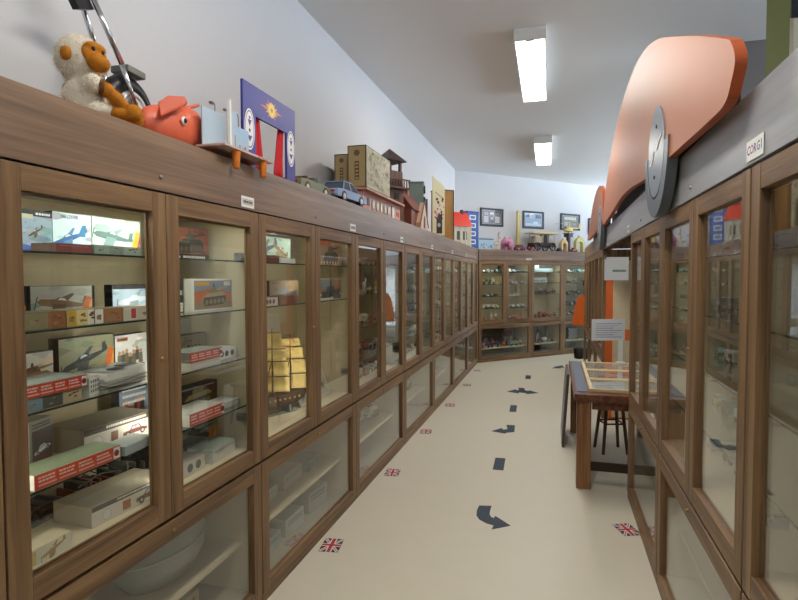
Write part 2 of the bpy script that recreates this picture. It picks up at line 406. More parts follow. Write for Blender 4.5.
fr_ = fascia(RIGHT, -4.07, 1.87, 'fascia board above the right cabinets and table, grey reflection in its colour', FASC_REFL); put(fr_, RIGHT, 0, 0, 0)
for x in (-0.08, -1.35, -3.3): screw(fr_, x, 1.89)
ff = fascia(RIGHT, -FR0 - 3 * W, -4.085, 'brown fascia board over the far right cabinets', FASC, yf=0.004); put(ff, RIGHT, 0, 0, 0)

# end panel of the far right run, facing the table: orange with a cream sheet
ep = thing('end_panel', 'orange and cream end panel behind the hanging paper sign', 'panel')
put(ep, RIGHT, -FR0 + 0.003, 0, 0)
MB().box(0, 0.012, 0.03, 0.445, 0, 1.84).build('orange_board', flat('#d9682f', 0.5), ep)
MB().box(0.0121, 0.018, 0.105, 0.443, 0.02, 0.86).box(0.0121, 0.018, 0.105, 0.443, 0.98, 1.72).build('cream_sheet', flat('#cdbd9c', 0.6), ep)
MB().box(0.0121, 0.02, 0.03, 0.445, 1.722, 1.84).box(0, 0.02, 0.0, 0.0285, 0, 1.845).build('wooden_edging', WV, ep)

# ------------------------------------------------------------------ ceiling lights
def ceiling_light(x, y, label, rz):
    r = putw(thing('ceiling_light', label, 'ceiling light', None), x, y, CEIL, rz)
    l, w_ = 0.80, 0.125
    h = MB(); prof = [(-w_, 0), (w_, 0), (w_, -0.035), (w_ - 0.012, -0.085), (-w_ + 0.012, -0.085), (-w_, -0.035)]
    h.box(-w_, w_, -l, l, -0.04, -0.001); h.box(-w_, -w_ + 0.012, -l, l, -0.10, -0.04); h.box(w_ - 0.012, w_, -l, l, -0.10, -0.04)
    h.box(-w_ + 0.012, w_ - 0.012, -l, -l + 0.02, -0.10, -0.04); h.box(-w_ + 0.012, w_ - 0.012, l - 0.02, l, -0.10, -0.04)
    h.build('housing', WHITE, r, bevel=0.004)
    d = MB().box(-w_ + 0.0125, w_ - 0.0125, -l + 0.0205, l - 0.0205, -0.094, -0.088)
    for xx in (-0.05, 0.0, 0.05): d.box(xx - 0.002, xx + 0.002, -l + 0.021, l - 0.021, -0.097, -0.094)
    d.build('diffuser', emit('diffuser_glow', (1.0, 0.985, 0.94), 6.0), r)
    for yy in (-l + 0.012, l - 0.012):
        MB().box(-0.03, 0.03, yy - 0.006, yy + 0.006, -0.106, -0.1005).build('clip', STEEL, r)
    ld = bpy.data.lights.new('tube_light', 'AREA'); ld.shape = 'RECTANGLE'; ld.size = 0.2; ld.size_y = 1.5; ld.energy = LAMP_W; ld.color = (1.0, 0.955, 0.88)
    lo = bpy.data.objects.new('tube_light', ld); COL.objects.link(lo); lo.parent = r; lo.location = (0, 0, -0.11)
    return r
LROT = -R(15.2)
for (x, y), lb in zip([(1.235, 5.17), (2.21, 8.53), (0.27, 1.81), (-0.70, -1.55)],
                      ['large ceiling light with bright twin tubes, nearest in view', 'smaller looking ceiling light further along near the back wall', 'unseen ceiling light overhead, nearer the camera than the others', 'unseen ceiling light behind the camera']):
    ceiling_light(x, y, lb, LROT)  # last two continue the row out of view, for the room's light

# ------------------------------------------------------------------ model kit boxes
def C(h, rough=0.45): return flat(h, rough, var=0.06, scale=60)
class Art:
    """printed matter on the front (y = 0) or lid of a carton; every layer lies a hair above the last"""
    def __init__(s, mb, mats, w=9, h=9): s.mb = mb; s.mats = mats; s.k = 0; s.w = w; s.h = h
    def clip(s, pts):
        for ax, lim, sg in ((0, 0.0006, 1), (0, s.w - 0.0006, -1), (1, 0.0006, 1), (1, s.h - 0.0006, -1)):
            out = []
            for i in range(len(pts)):
                p, q = pts[i - 1], pts[i]; a, b = (p[ax] - lim) * sg, (q[ax] - lim) * sg
                if (a < 0) != (b < 0):
                    t = a / (a - b); out.append((p[0] + (q[0] - p[0]) * t, p[1] + (q[1] - p[1]) * t))
                if b >= 0: out.append(q)
            pts = out
            if not pts: break
        return pts
    def mi(s, h):
        m = C(h)
        if m not in s.mats: s.mats.append(m)
        return s.mats.index(m)
    def poly(s, pts, h):
        pts = s.clip(list(pts))
        if len(pts) < 3: return
        s.k += 1; y = -0.00005 * s.k
        s.mb.poly([(u, y, v) for u, v in pts], s.mi(h))
    def rect(s, u0, u1, v0, v1, h): s.poly([(u0, v0), (u1, v0), (u1, v1), (u0, v1)], h)
    def text(s, body, size, u, v, h, xs=1.0):
        s.k += 1
        s.mb.text(body, size, Matrix.Translation((u, -0.00005 * s.k, v)) @ FRONT, s.mi(h), 0.0, xs)
    def lines(s, u0, u1, v, n, h, th=0.0025, gap=0.0055):
        rnd = random.Random(int(u0 * 1e4) + n)
        for i in range(n):
            x = u0
            while x < u1 - 0.004:
                w = rnd.uniform(0.004, 0.012); s.rect(x, min(u1, x + w), v - i * gap - th, v - i * gap, h); x += w + 0.002
def xfp(pts, cx, cy, sx, sy, a=0.0):
    c, s_ = math.cos(a), math.sin(a)
    return [(cx + (u * sx) * c - (v * sy) * s_, cy + (u * sx) * s_ + (v * sy) * c) for u, v in pts]
FUS = [(-1, 0.0), (-0.85, 0.13), (-0.35, 0.17), (-0.2, 0.27), (0.05, 0.27), (0.2, 0.15), (0.75, 0.09), (0.82, 0.42), (0.98, 0.44), (1.0, 0.02), (0.6, -0.07), (-0.3, -0.16), (-0.85, -0.12)]
WING1 = [(-0.35, -0.02), (0.15, -0.02), (-0.05, -0.62), (-0.38, -0.70), (-0.52, -0.6)]
WING2 = [(-0.30, 0.14), (0.12, 0.12), (0.42, 0.46), (0.30, 0.50)]
CANO = [(-0.22, 0.16), (-0.15, 0.25), (0.03, 0.25), (0.12, 0.15)]
def art_plane(a, w, h, c1, c2, cx=0.5, cy=0.5, sc=0.42, ang=0.25):
    s_ = w * sc
    a.poly(xfp(WING2, cx * w, cy * h, s_, s_ * 0.8, ang), c2); a.poly(xfp(FUS, cx * w, cy * h, s_, s_ * 0.8, ang), c1)
    a.poly(xfp(WING1, cx * w, cy * h, s_, s_ * 0.7, ang), c2); a.poly(xfp(CANO, cx * w, cy * h, s_, s_ * 0.8, ang), '#c8d4d8')
    a.poly(xfp([(-1.0, 0.16), (-0.96, 0.2), (-1.04, -0.3), (-1.08, -0.28)], cx * w, cy * h, s_, s_, ang), '#3a3a38')
def art_tank(a, w, h, c1, c2, cx=0.5, cy=0.45, sc=0.4, ang=0.05):
    s_ = w * sc; t = lambda p: xfp(p, cx * w, cy * h, s_, s_, ang)
    a.poly(t([(-0.95, -0.3), (-0.8, -0.5), (0.75, -0.5), (0.98, -0.25), (0.9, -0.02), (-0.85, -0.02)]), '#3b342b')
    a.poly(t([(-0.9, -0.05), (-0.6, 0.15), (0.7, 0.15), (0.98, -0.05)]), c1)
    a.poly(t([(-0.4, 0.15), (-0.3, 0.42), (0.25, 0.45), (0.4, 0.15)]), c2); a.poly(t([(0.2, 0.25), (1.15, 0.36), (1.15, 0.43), (0.2, 0.36)]), c1)
    for i in range(5): a.poly(xfp(circ(-0.68 + i * 0.34, -0.3, 0.14, 10), cx * w, cy * h, s_, s_, ang), c2)
    a.poly(t([(-0.12, 0.43), (-0.08, 0.62), (0.02, 0.62), (0.06, 0.43)]), '#54493a')
def art_car(a, w, h, c1, c2='#22201f', cx=0.5, cy=0.45, sc=0.4, ang=0.0):
    s_ = w * sc; t = lambda p: xfp(p, cx * w, cy * h, s_, s_, ang)
    a.poly(t([(-1, -0.12), (-0.95, 0.08), (-0.45, 0.12), (-0.25, 0.38), (0.3, 0.38), (0.55, 0.12), (0.95, 0.06), (1, -0.12)]), c1)
    a.poly(t([(-0.36, 0.13), (-0.2, 0.32), (0.02, 0.32), (0.02, 0.13)]), '#a9b3b4'); a.poly(t([(0.07, 0.13), (0.07, 0.32), (0.26, 0.32), (0.42, 0.13)]), '#a9b3b4')
    for x in (-0.6, 0.6):
        a.poly(t(circ(x, -0.12, 0.2, 14)), c2); a.poly(t(circ(x, -0.12, 0.1, 10)), '#b5aea2')
def art_ship(a, w, h, c1, c2):
    t = lambda p: xfp(p, 0.5 * w, 0.42 * h, w * 0.42, w * 0.42, 0.05)
    a.poly(t([(-1, 0), (-0.85, -0.25), (0.8, -0.25), (1, 0.05)]), c1); a.poly(t([(-0.5, 0), (-0.4, 0.2), (0.3, 0.2), (0.4, 0)]), c2); a.poly(t([(-0.1, 0.2), (-0.05, 0.55), (0.05, 0.55), (0.08, 0.2)]), c2)
def art_crew(a, w, h, c1, c2):
    rnd = random.Random(int(w * 1e4))
    for i in range(7):
        x = w * (0.12 + 0.11 * i); y = h * rnd.uniform(0.15, 0.32); q = h * 0.16
        a.poly([(x - q * .5, y), (x + q * .5, y), (x + q * .4, y + q * 1.7), (x - q * .4, y + q * 1.7)], c1 if i % 2 else c2); a.poly(circ(x, y + q * 2.0, q * 0.36, 8), '#b98d6b')
    a.poly([(0.05 * w, 0.08 * h), (0.95 * w, 0.05 * h), (0.9 * w, 0.2 * h), (0.1 * w, 0.2 * h)], '#5b5040')
def kit(name, label, w, h, d, base, side, art=None, cols=('#777777', '#444444'), title=None, tcol='#222222', band=None, tail=None, cat='model kit box', extra=None, group=None, rgt=None, top=None, ground=None, **kw):
    """carton, local origin at the bottom centre, printed face towards -y"""
    mb = MB(); mats = [C(side), C(base)]
    if rgt: mats.append(C(rgt))
    mb.M = Matrix.Translation((-w / 2, 0, 0))
    e = 0.0008
    mb.box(0, w, 0.0004, d, 0, h, 0); mb.box(e, w - e, 0, 0.0004, e, h - e, 1)
    mb.box(0.002, w - 0.002, 0.002, d - 0.002, h, h + 0.0006, 0)
    a = Art(mb, mats, w, h)
    if top: 
        i = a.mi(top); mb.poly([(e, e, h + 0.0008), (w - e, e, h + 0.0008), (w - e, d - e, h + 0.0008), (e, d - e, h + 0.0008)], i)
    if rgt: mb.poly([(-0.0003, 0.001, 0.001), (-0.0003, d - 0.001, 0.001), (-0.0003, d - 0.001, h - 0.001), (-0.0003, 0.001, h - 0.001)], 2)
    if art:
        rq = random.Random(int(w * 9000 + h * 700)); bc = [int(base[i:i + 2], 16) for i in (1, 3, 5)]
        for _ in range(14):
            f_ = rq.uniform(.80, 1.10); hx = '#%02x%02x%02x' % tuple(max(0, min(255, int(q * f_ * rq.uniform(.93, 1.07)) // 12 * 12)) for q in bc)
            x, y, q = rq.uniform(0, w), rq.uniform(0, h), rq.uniform(.06, .2) * h
            a.poly([(x - q * 1.6, y), (x, y - q * .4), (x + q * 1.8, y + q * .2), (x + q * .5, y + q * .7), (x - q, y + q * .6)], hx)
    if ground: a.poly([(e, e), (w - e, e), (w - e, h * 0.26), (w * 0.55, h * 0.34), (w * 0.2, h * 0.24), (e, h * 0.3)], ground)
    if band: a.rect(e, w - e, h * 0.86, h - e, band)
    if art: {'plane': art_plane, 'tank': art_tank, 'car': art_car, 'ship': art_ship, 'crew': art_crew}[art](a, w, h, cols[0], cols[1], **kw)
    if tail:
        a.poly([(w * 0.74, h * 0.06), (w * 0.88, h * 0.06), (w * 0.985, h * 0.66), (w * 0.9, h * 0.72)], tail[0])
        a.poly([(w * 0.88, h * 0.06), (w * 0.95, h * 0.06), (w * 0.995, h * 0.5), (w * 0.985, h * 0.66)], tail[1])
    if title: a.text(title, h * 0.15, w * 0.5, h * 0.90, tcol)
    if extra: extra(a, w, h, d)
    return tag(mb.build(name, mats), label, cat, group)
def ex_scale(a, w, h, d): a.text('1/72', h * 0.14, w * 0.13, h * 0.2, '#1c1c1c')
def ex_pill(c):
    def f(a, w, h, d): a.rect(w * 0.05, w * 0.38, h * 0.84, h * 0.94, c); a.lines(w * 0.07, w * 0.35, h * 0.91, 1, '#30302a', h * 0.05)
    return f
def ex_lines(c, n=2, u0=0.1, u1=0.9, v=0.8):
    def f(a, w, h, d): a.lines(w * u0, w * u1, h * v, n, c, h * 0.07, h * 0.16)
    return f
def ex_red_edge(a, w, h, d):
    for i in range(4):
        u = w * (0.04 + 0.215 * i); a.rect(u, u + w * 0.19, h * 0.2, h * 0.3, '#e9b3a3'); a.lines(u, u + w * 0.17, h * 0.8, 2, '#f0cbbd', h * 0.12, h * 0.22)
    a.rect(w * 0.90, w * 0.985, h * 0.1, h * 0.92, '#e6e2da'); a.poly(circ(w * 0.94, h * 0.5, h * 0.25, 8), '#7f2a22')
def ex_panels(seq):
    def f(a, w, h, d):
        u = 0.0
        for frac, c in seq:
            a.rect(w * u + 0.001, w * (u + frac) - 0.0005, 0.001, h - 0.001, c); u += frac
        rnd = random.Random(3)
        u = 0
        for frac, c in seq:
            if frac > 0.1:
                for i in range(5):
                    x = w * (u + frac * rnd.uniform(0.15, 0.8)); y = h * rnd.uniform(0.2, 0.7); q = h * rnd.uniform(0.1, 0.22)
                    a.poly([(x, y), (x + q * 1.6, y + q * 0.3), (x + q * 1.2, y + q), (x - q * 0.4, y + q * 0.7)], rnd.choice(['#4a3a2c', '#7b4b2e', '#2f3330', '#8a7a5c']))
            u += frac
    return f
def ex_sidecar(c1, c2):
    def f(a, w, h, d):
        a.rect(0.001, w - 0.001, h * 0.74, h - 0.001, '#4a4038'); a.lines(w * 0.3, w * 0.9, h * 0.92, 1, '#d8d0bc', h * 0.1)
        a.poly(circ(w * 0.17, h * 0.38, h * 0.28, 16), '#b9b2a6'); a.poly(circ(w * 0.17, h * 0.38, h * 0.24, 16), '#d9d4c8')
        art_car(a, w, h, c1, '#2a2422', cx=0.72, cy=0.36, sc=0.19); a.rect(w * 0.36, w * 0.46, h * 0.15, h * 0.62, c2)
    return f
XA = -W
def inA(o, x, y, z, rz=0): return put(o, LEFT, XA + x, y, z + 0.0006, rz)
Z1, Z2, Z3, Z4, Z5 = 1.623, 1.405, 1.183, 0.965, UFLOOR
K = kit
# top shelf, first door
inA(K('model_kit_box', 'grey blue kit box with a tiny falling plane and dark header, top shelf left', 0.118, 0.128, 0.035, '#8fa3b4', '#2e3234', 'plane', ('#4d4a3d', '#5d5a48'), band='#23262c', sc=0.25, ang=0.5,
        extra=lambda a, w, h, d: (a.lines(w * 0.5, w * 0.95, h * 0.95, 1, '#d8d8d8', h * 0.05), a.rect(w * 0.08, w * 0.42, h * 0.8, h * 0.9, '#b8b49c'), a.poly([(0.001, 0.001), (w - .001, 0.001), (w * 0.5, h * 0.14), (0.001, h * 0.22)], '#5268a8'), [a.poly(circ(w * q, h * r, w * 0.015, 6), '#33363a') for q, r in ((.2, .7), (.45, .76), (.75, .62), (.8, .35), (.15, .45))])), 0.312, 0.19, Z1, R(2))
inA(K('model_kit_box', 'white and pale blue kit box with a blue naval plane, top shelf', 0.148, 0.134, 0.035, '#cfe2e6', '#2c3032', 'plane', ('#3f6fa6', '#5c88b8'), sc=0.5, cx=0.42, cy=0.38, ang=0.35,
        extra=lambda a, w, h, d: (a.text('HELLDIVER', h * 0.115, w * 0.42, h * 0.9, '#3a4c58', 0.85), a.poly(xfp([(0, 0), (0.25, 0.5), (0.45, 0.5), (0.4, 0.0)], w * 0.62, h * 0.45, w * 0.5, w * 0.5), '#3a86b8'))), 0.445, 0.19, Z1, R(-1))
inA(K('model_kit_box', 'pale green kit box with a camouflaged jet and yellow corner, top shelf', 0.232, 0.136, 0.035, '#c4ddd0', '#26282a', 'plane', ('#5d7a76', '#7d9c9a'), tail=('#e0b23a', '#b84a6a'), sc=0.40, cx=0.42, ang=-0.12), 0.646, 0.20, Z1, R(1))
inA(K('model_kit_box', 'small white kit box with little green figures, top shelf by the door edge', 0.07, 0.115, 0.03, '#d9dcd6', '#555555', 'crew', ('#4e6b60', '#6b7d70')), 0.80, 0.15, Z1, R(-4))
inA(K('flat_kit_box', 'flat dusky red kit box lying in front on the top shelf', 0.13, 0.026, 0.09, '#8a4d4a', '#6f5b54', extra=ex_lines('#b58a80', 1)), 0.325, 0.06, Z1)
inA(K('flat_kit_box', 'flat grey green kit box lying in front on the top shelf', 0.20, 0.028, 0.09, '#8fa294', '#77857c', extra=ex_panels([(0.3, '#9db0a0'), (0.3, '#8c9a90'), (0.4, '#a7b4a4')])), 0.498, 0.06, Z1)
# second shelf
inA(K('model_kit_box', 'dark kit box with an orange flame, second shelf at the left frame', 0.08, 0.115, 0.035, '#2e2724', '#241f1d', extra=lambda a, w, h, d: (a.poly([(w * .4, h * .1), (w * .9, h * .1), (w * .95, h * .5), (w * .6, h * .7)], '#c0622c'), a.rect(w * .3, w * .9, h * .72, h * .8, '#3f5a3a'))), 0.262, 0.22, Z2)
inA(K('model_kit_box', 'grey kit box with a tan propeller plane and orange tail corner, second shelf', 0.228, 0.118, 0.04, '#a9a99f', '#1f1e1d', 'plane', ('#7a5c3a', '#5c4a34'), tail=('#c8662c', '#d89a4a'), sc=0.42, ang=-0.1, extra=ex_scale), 0.420, 0.21, Z2, R(-1))
inA(K('model_kit_box', 'black kit box with a dark bomber, tucked behind on the second shelf', 0.10, 0.116, 0.03, '#26292b', '#1c1c1c', 'plane', ('#55606a', '#3b444c'), sc=0.36), 0.568, 0.28, Z2)
inA(K('model_kit_box', 'sky blue kit box with a silver jet and orange tail corner, second shelf', 0.235, 0.118, 0.035, '#a8bccb', '#1f1e1d', 'plane', ('#cdd6da', '#8d9ca6'), tail=('#c8662c', '#d8b06a'), sc=0.40, ang=0.1, ground='#b7b0a0', band='#3a3e40'), 0.742, 0.21, Z2, R(1))
inA(K('flat_kit_box', 'long olive brown flat box at the left front of the second shelf', 0.135, 0.048, 0.10, '#8d8468', '#5d5440', extra=ex_panels([(0.55, '#7c7458'), (0.45, '#8a5a3c')])), 0.215, 0.055, Z2)
inA(K('flat_kit_box', 'gold and cream flat kit box in front on the second shelf', 0.10, 0.048, 0.10, '#d8cfae', '#8a8268', extra=ex_panels([(0.35, '#c49b3c'), (0.4, '#e0cc86'), (0.25, '#e6e0cc')])), 0.336, 0.055, Z2)
inA(K('flat_kit_box', 'cream flat kit box with brown battle scene, front of the second shelf', 0.115, 0.046, 0.10, '#dcd4bc', '#8a8268', extra=ex_panels([(0.28, '#e3dfd2'), (0.72, '#a3714c')])), 0.446, 0.055, Z2)
inA(K('flat_kit_box', 'cream flat kit box with a red square and little car, second shelf', 0.16, 0.044, 0.10, '#ddd6c2', '#9a9278', extra=lambda a, w, h, d: (a.rect(w * .22, w * .36, h * .15, h * .9, '#bf3550'), art_car(a, w, h, '#8c6a46', cx=.72, cy=.5, sc=.17), a.rect(w * .02, w * .2, h * .1, h * .9, '#cfc8ac'))), 0.586, 0.055, Z2)
# third shelf
inA(K('model_kit_box', 'white kit box with a brown armoured vehicle and crew, third shelf left', 0.185, 0.132, 0.04, '#d2cdbf', '#2a2826', 'tank', ('#8a6a48', '#6a4a34'), sc=0.36, cx=0.62, ground='#b89066', extra=lambda a, w, h, d: (a.poly(circ(w * .1, h * .62, h * .14, 10), '#a35a34'), a.rect(w * .02, w * .2, h * .3, h * .46, '#2f2b28'))), 0.318, 0.25, Z3, R(-2))
inA(K('model_kit_box', 'olive kit box with a dark jet bomber and orange tail corner, third shelf', 0.225, 0.162, 0.045, '#8f8d70', '#1d1b1a', 'plane', ('#34383a', '#3f4446'), tail=('#c8662c', '#d89a4a'), sc=0.43, cx=0.46, ang=0.28, extra=ex_scale), 0.552, 0.25, Z3, R(-3))
inA(K('model_kit_box', 'white kit box with soldiers and a motorcycle, third shelf right', 0.17, 0.148, 0.04, '#d6d6d2', '#454240', 'crew', ('#4a4c44', '#6a6252'), extra=ex_pill('#b9764a')), 0.770, 0.26, Z3, R(1))
inA(K('flat_kit_box', 'flat box with a bright red printed edge, raised on the third shelf', 0.21, 0.036, 0.13, '#c2402f', '#8c8d84', top='#9ba39a', extra=ex_red_edge), 0.238, 0.045, Z3 + 0.0385)
inA(K('flat_kit_box', 'flat blue grey box under the red edged box, third shelf', 0.19, 0.036, 0.13, '#7d9090', '#9a9a8c', extra=ex_panels([(0.3, '#6c8894'), (0.35, '#4a4e4c'), (0.35, '#b3a480')])), 0.232, 0.05, Z3)
inA(K('small_kit_box', 'small white box printed with grey squares, third shelf beside the red box', 0.06, 0.058, 0.10, '#d8d6cc', '#bdbaae', extra=lambda a, w, h, d: [a.rect(w * (.12 + .22 * i), w * (.26 + .22 * i), h * (.2 + .25 * j), h * (.36 + .25 * j), '#6a6660') for i in range(4) for j in range(3)]), 0.385, 0.06, Z3, R(18))
def leaflet_pile(label):
    r = thing('leaflet_pile', label, 'papers')
    m = MB(); rnd = random.Random(5)
    for i in range(7):
        a = rnd.uniform(-0.08, 0.08); m.M = Matrix.Translation((rnd.uniform(-.006, .006), rnd.uniform(-.006, .006), i * 0.006)) @ Matrix.Rotation(a, 4, 'Z')
        m.box(-0.12, 0.12, -0.07, 0.07, 0, 0.0045, i % 2)
    m.M = Matrix.Translation((0, 0, 0.042)) @ Matrix.Rotation(-0.05, 4, 'Z')
    m.prism([(-0.115, 0.0), (-0.10, 0.015), (0.09, 0.022), (0.12, 0.004), (0.115, 0)], -0.065, 0.065, 'y', 0)
    m.build('sheets', [C('#d9d7cd'), C('#9a9a92')], r)
    b = MB(); b.poly([(-0.09, -0.06, 0.0605), (0.08, -0.06, 0.0655), (0.08, 0.05, 0.0655), (-0.09, 0.05, 0.0605)], 0)
    b.box(-0.06, -0.02, -0.055, -0.02, 0.064, 0.066, 1); b.box(0.0, 0.07, -0.04, 0.0, 0.0655, 0.0675, 1)
    b.build('printed_cover', [C('#b9bdb8'), C('#4a4c4a')], r)
    return r
inA(leaflet_pile('untidy pile of white and grey leaflets, third shelf right'), 0.535, 0.125, Z3, R(4))
# fourth shelf
inA(K('model_kit_box', 'upright kit box with a white racing car on dark red, fourth shelf left', 0.105, 0.150, 0.10, '#8d8a7e', '#c4bfae', extra=lambda a, w, h, d: (a.rect(w * .12, w * .98, h * .02, h * .8, '#4a3a34'), a.rect(w * .12, w * .98, h * .02, h * .22, '#7c2a22'), art_car(a, w, h, '#d8d4cc', cx=.55, cy=.38, sc=.36, ang=.2), a.lines(w * .14, w * .9, h * .94, 2, '#3a3632', h * .03, h * .06))), 0.318, 0.20, Z4, R(14))
inA(K('large_kit_box', 'large brown kit box with a pale printed front of old cars, fourth shelf', 0.30, 0.085, 0.17, '#cfc8b8', '#75685a', top='#7d7263', rgt='#8c8072', extra=ex_sidecar('#6e3a34', '#7d5a44')), 0.585, 0.15, Z4, R(-3))
inA(K('model_kit_box', 'blue grey kit box with a red biker, fourth shelf against the back', 0.15, 0.158, 0.04, '#7d8b98', '#3a3c40', 'crew', ('#9a3a30', '#2a2c30'), extra=ex_lines('#d8d8d8', 3, v=0.93)), 0.822, 0.30, Z4, R(-2))
inA(K('flat_kit_box', 'wide flat kit box with orange red edge and green picture lid, fourth shelf front', 0.30, 0.043, 0.105, '#cf4c2c', '#d8d4c4', top='#9aa886', rgt='#d8d4c4', extra=ex_red_edge), 0.31, 0.042, Z4 + 0.0001, R(-2))
inA(K('flat_kit_box', 'flat pale grey tray box at the right of the fourth shelf', 0.15, 0.030, 0.09, '#a9b0ac', '#9aa19d', top='#b4b9b2'), 0.55, 0.035, Z4, R(4))
# floor of the first door
def plastic_parts(label, col, seed, w=0.17, h=0.055):
    r = thing('model_parts', label, 'model parts'); rnd = random.Random(seed); m = MB()
    m.box(-w / 2, w / 2, -0.06, 0.06, 0, 0.012, 0)
    for i in range(9):
        x = -w / 2 + w * (i + 0.5) / 9; hh = rnd.uniform(0.3, 1) * h
        m.box(x - 0.006, x + 0.006, -0.055 + rnd.uniform(0, .02), 0.055 - rnd.uniform(0, .02), 0.012, hh, i % 2)
    for i in range(4):
        x = rnd.uniform(-w * .4, w * .4); m.ring((x, -0.062, 0.02), (x, -0.045, 0.02), 0.017, 0.017, 14, 1)
    m.build('tray', [C(col), C('#1b1b1c')], r)
    s = MB(); s.tube([(-w * .48, -0.05, h * .8), (0, -0.05, h), (w * .48, -0.04, h * .75)], 0.003, 6); s.tube([(-w * .48, 0.03, h * .9), (0, 0.02, h * 1.1), (w * .48, 0.03, h * .85)], 0.003, 6)
    for k in range(6): x = -w * .4 + k * w * .16; s.tube([(x, -0.05, h * .85), (x, 0.025, h * .95)], 0.002, 6)
    s.build('sprue', C('#3a3838'), r); return r
inA(plastic_parts('black plastic model parts in a tray, cabinet floor at the left', '#232326', 4), 0.385, 0.335, Z5, R(6))
inA(plastic_parts('dark red plastic model parts in a tray, cabinet floor behind the big box', '#5a1f1f', 9, 0.2, 0.09), 0.60, 0.30, Z5, R(-4))
inA(plastic_parts('grey green model parts in a tray, cabinet floor at the back right', '#4a5048', 12, 0.2, 0.12), 0.85, 0.33, Z5, R(3))
inA(K('large_kit_box', 'large shallow kit box with a strip of vintage cars, cabinet floor front', 0.335, 0.066, 0.165, '#d4cdbb', '#a29a84', top='#8d8471', rgt='#a59a86', extra=ex_sidecar('#7b4638', '#a8643c')), 0.555, 0.075, Z5, R(-4))
inA(K('small_kit_box', 'small white box with a yellow plane, cabinet floor front left', 0.15, 0.048, 0.07, '#d9d3bd', '#c4b896', extra=lambda a, w, h, d: (art_plane(a, w, h, '#b3872c', '#8d8460', sc=.28, cx=.6), a.rect(0.002, w * .22, h * .1, h * .9, '#cbb36a'))), 0.205, 0.052, Z5)
# second door
inA(K('model_kit_box', 'rust brown kit box with a dark tank over a black title strip', 0.25, 0.142, 0.045, '#8a4e34', '#241f1c', 'tank', ('#3a3a32', '#57503e'), sc=0.36, cy=0.55, extra=lambda a, w, h, d: (a.rect(.001, w - .001, .001, h * .2, '#1d1b1b'), a.lines(w * .3, w * .9, h * .14, 1, '#d8d4c8', h * .07), a.rect(w * .02, w * .22, h * .06, h * .13, '#d8d4c8'))), 1.088, 0.22, Z1, R(-2))
inA(K('model_kit_box', 'black and white kit box end, second shelf second door at the left', 0.075, 0.13, 0.05, '#33302c', '#241f1c', extra=lambda a, w, h, d: (a.rect(w * .1, w * .9, h * .55, h * .7, '#a8a8a0'), a.rect(w * .05, w * .95, h * .02, h * .3, '#d8cfb8'), a.lines(w * .1, w * .8, h * .25, 2, '#a03a2a', h * .05, h * .1))), 0.930, 0.17, Z2)
inA(K('model_kit_box', 'white bordered kit box with a desert tank under an orange sky, second shelf', 0.285, 0.137, 0.045, '#dcd8cc', '#c9c4b6', None, extra=lambda a, w, h, d: (a.rect(w * .025, w * .975, h * .05, h * .95, '#b9653a'), a.poly([(w * .025, h * .6), (w * .5, h * .72), (w * .975, h * .55), (w * .975, h * .95), (w * .025, h * .95)], '#7b8694'), a.poly([(w * .025, h * .05), (w * .975, h * .05), (w * .975, h * .3), (w * .4, h * .4), (w * .025, h * .26)], '#8a7452'), art_tank(a, w, h, '#a3946a', '#7d7050', sc=.30, cx=.52, cy=.47), a.rect(w * .05, w * .4, h * .8, h * .91, '#d0922e'), a.rect(w * .76, w * .93, h * .78, h * .92, '#d8c8c4'))), 1.122, 0.13, Z2, R(-1))
inA(K('model_kit_box', 'grey kit box with an army truck and gun crew, third shelf second door', 0.24, 0.11, 0.04, '#a8a08c', '#54493a', 'crew', ('#3c3a30', '#5c4f3c'), ground='#6b5a44'), 1.126, 0.26, Z3)
inA(K('flat_kit_box', 'flat red edged kit box, third shelf second door', 0.22, 0.040, 0.12, '#bf3f30', '#5f5c54', top='#8d8d84', extra=ex_red_edge), 0.958, 0.055, Z3 + 0.0285)
inA(K('flat_kit_box', 'flat pale box under the red edged one, third shelf second door', 0.2, 0.026, 0.12, '#c9c4b4', '#b7b3a6', extra=ex_lines('#7a7668', 1)), 0.953, 0.055, Z3)
inA(K('small_kit_box', 'white box with dark gear drawings, third shelf second door right', 0.155, 0.050, 0.08, '#d8d8d4', '#c0c0ba', extra=lambda a, w, h, d: [a.poly(circ(w * q, h * .5, h * .27, 12), '#4a4c4e') for q in (.3, .52, .78)]), 1.165, 0.10, Z3, R(-3))
inA(K('card_sheet', 'crumpled white paper card standing at the back of the third shelf, second door', 0.12, 0.17, 0.003, '#c6c6c0', '#c0c0ba', cat='paper card'), 1.205, 0.37, Z3, R(-10))
inA(K('model_kit_box', 'plain grey upright box, fourth shelf second door', 0.10, 0.11, 0.05, '#8e9396', '#7d8286'), 1.03, 0.34, Z4)
inA(K('model_kit_box', 'dark kit box with a sand yellow half track, fourth shelf second door', 0.275, 0.104, 0.05, '#3c3532', '#2a2725', 'tank', ('#b39a52', '#8c7840'), sc=0.38, cy=.5, extra=lambda a, w, h, d: (a.rect(w * .02, w * .98, h * .84, h * .96, '#57494c'), a.lines(w * .1, w * .9, h * .93, 1, '#c8b8a8', h * .06))), 1.122, 0.22, Z4, R(-2))
inA(K('flat_kit_box', 'flat red edged kit box with pale lid, fourth shelf second door', 0.235, 0.050, 0.13, '#c5493a', '#cfcabc', top='#d2cdbf', extra=ex_red_edge), 0.945, 0.047, Z4)
inA(K('flat_kit_box', 'low grey white flat box, fourth shelf second door right', 0.18, 0.026, 0.10, '#a8a89e', '#9c9c92', top='#b4b4aa'), 1.165, 0.09, Z4)
inA(K('model_kit_box', 'olive kit box with a grey bomber and orange tail corner, cabinet floor second door', 0.265, 0.150, 0.045, '#8c8c74', '#3a3835', 'tank', ('#4c5048', '#6a6a58'), tail=('#c8762c', '#d8a04a'), sc=0.38), 1.115, 0.24, Z5, R(-12))
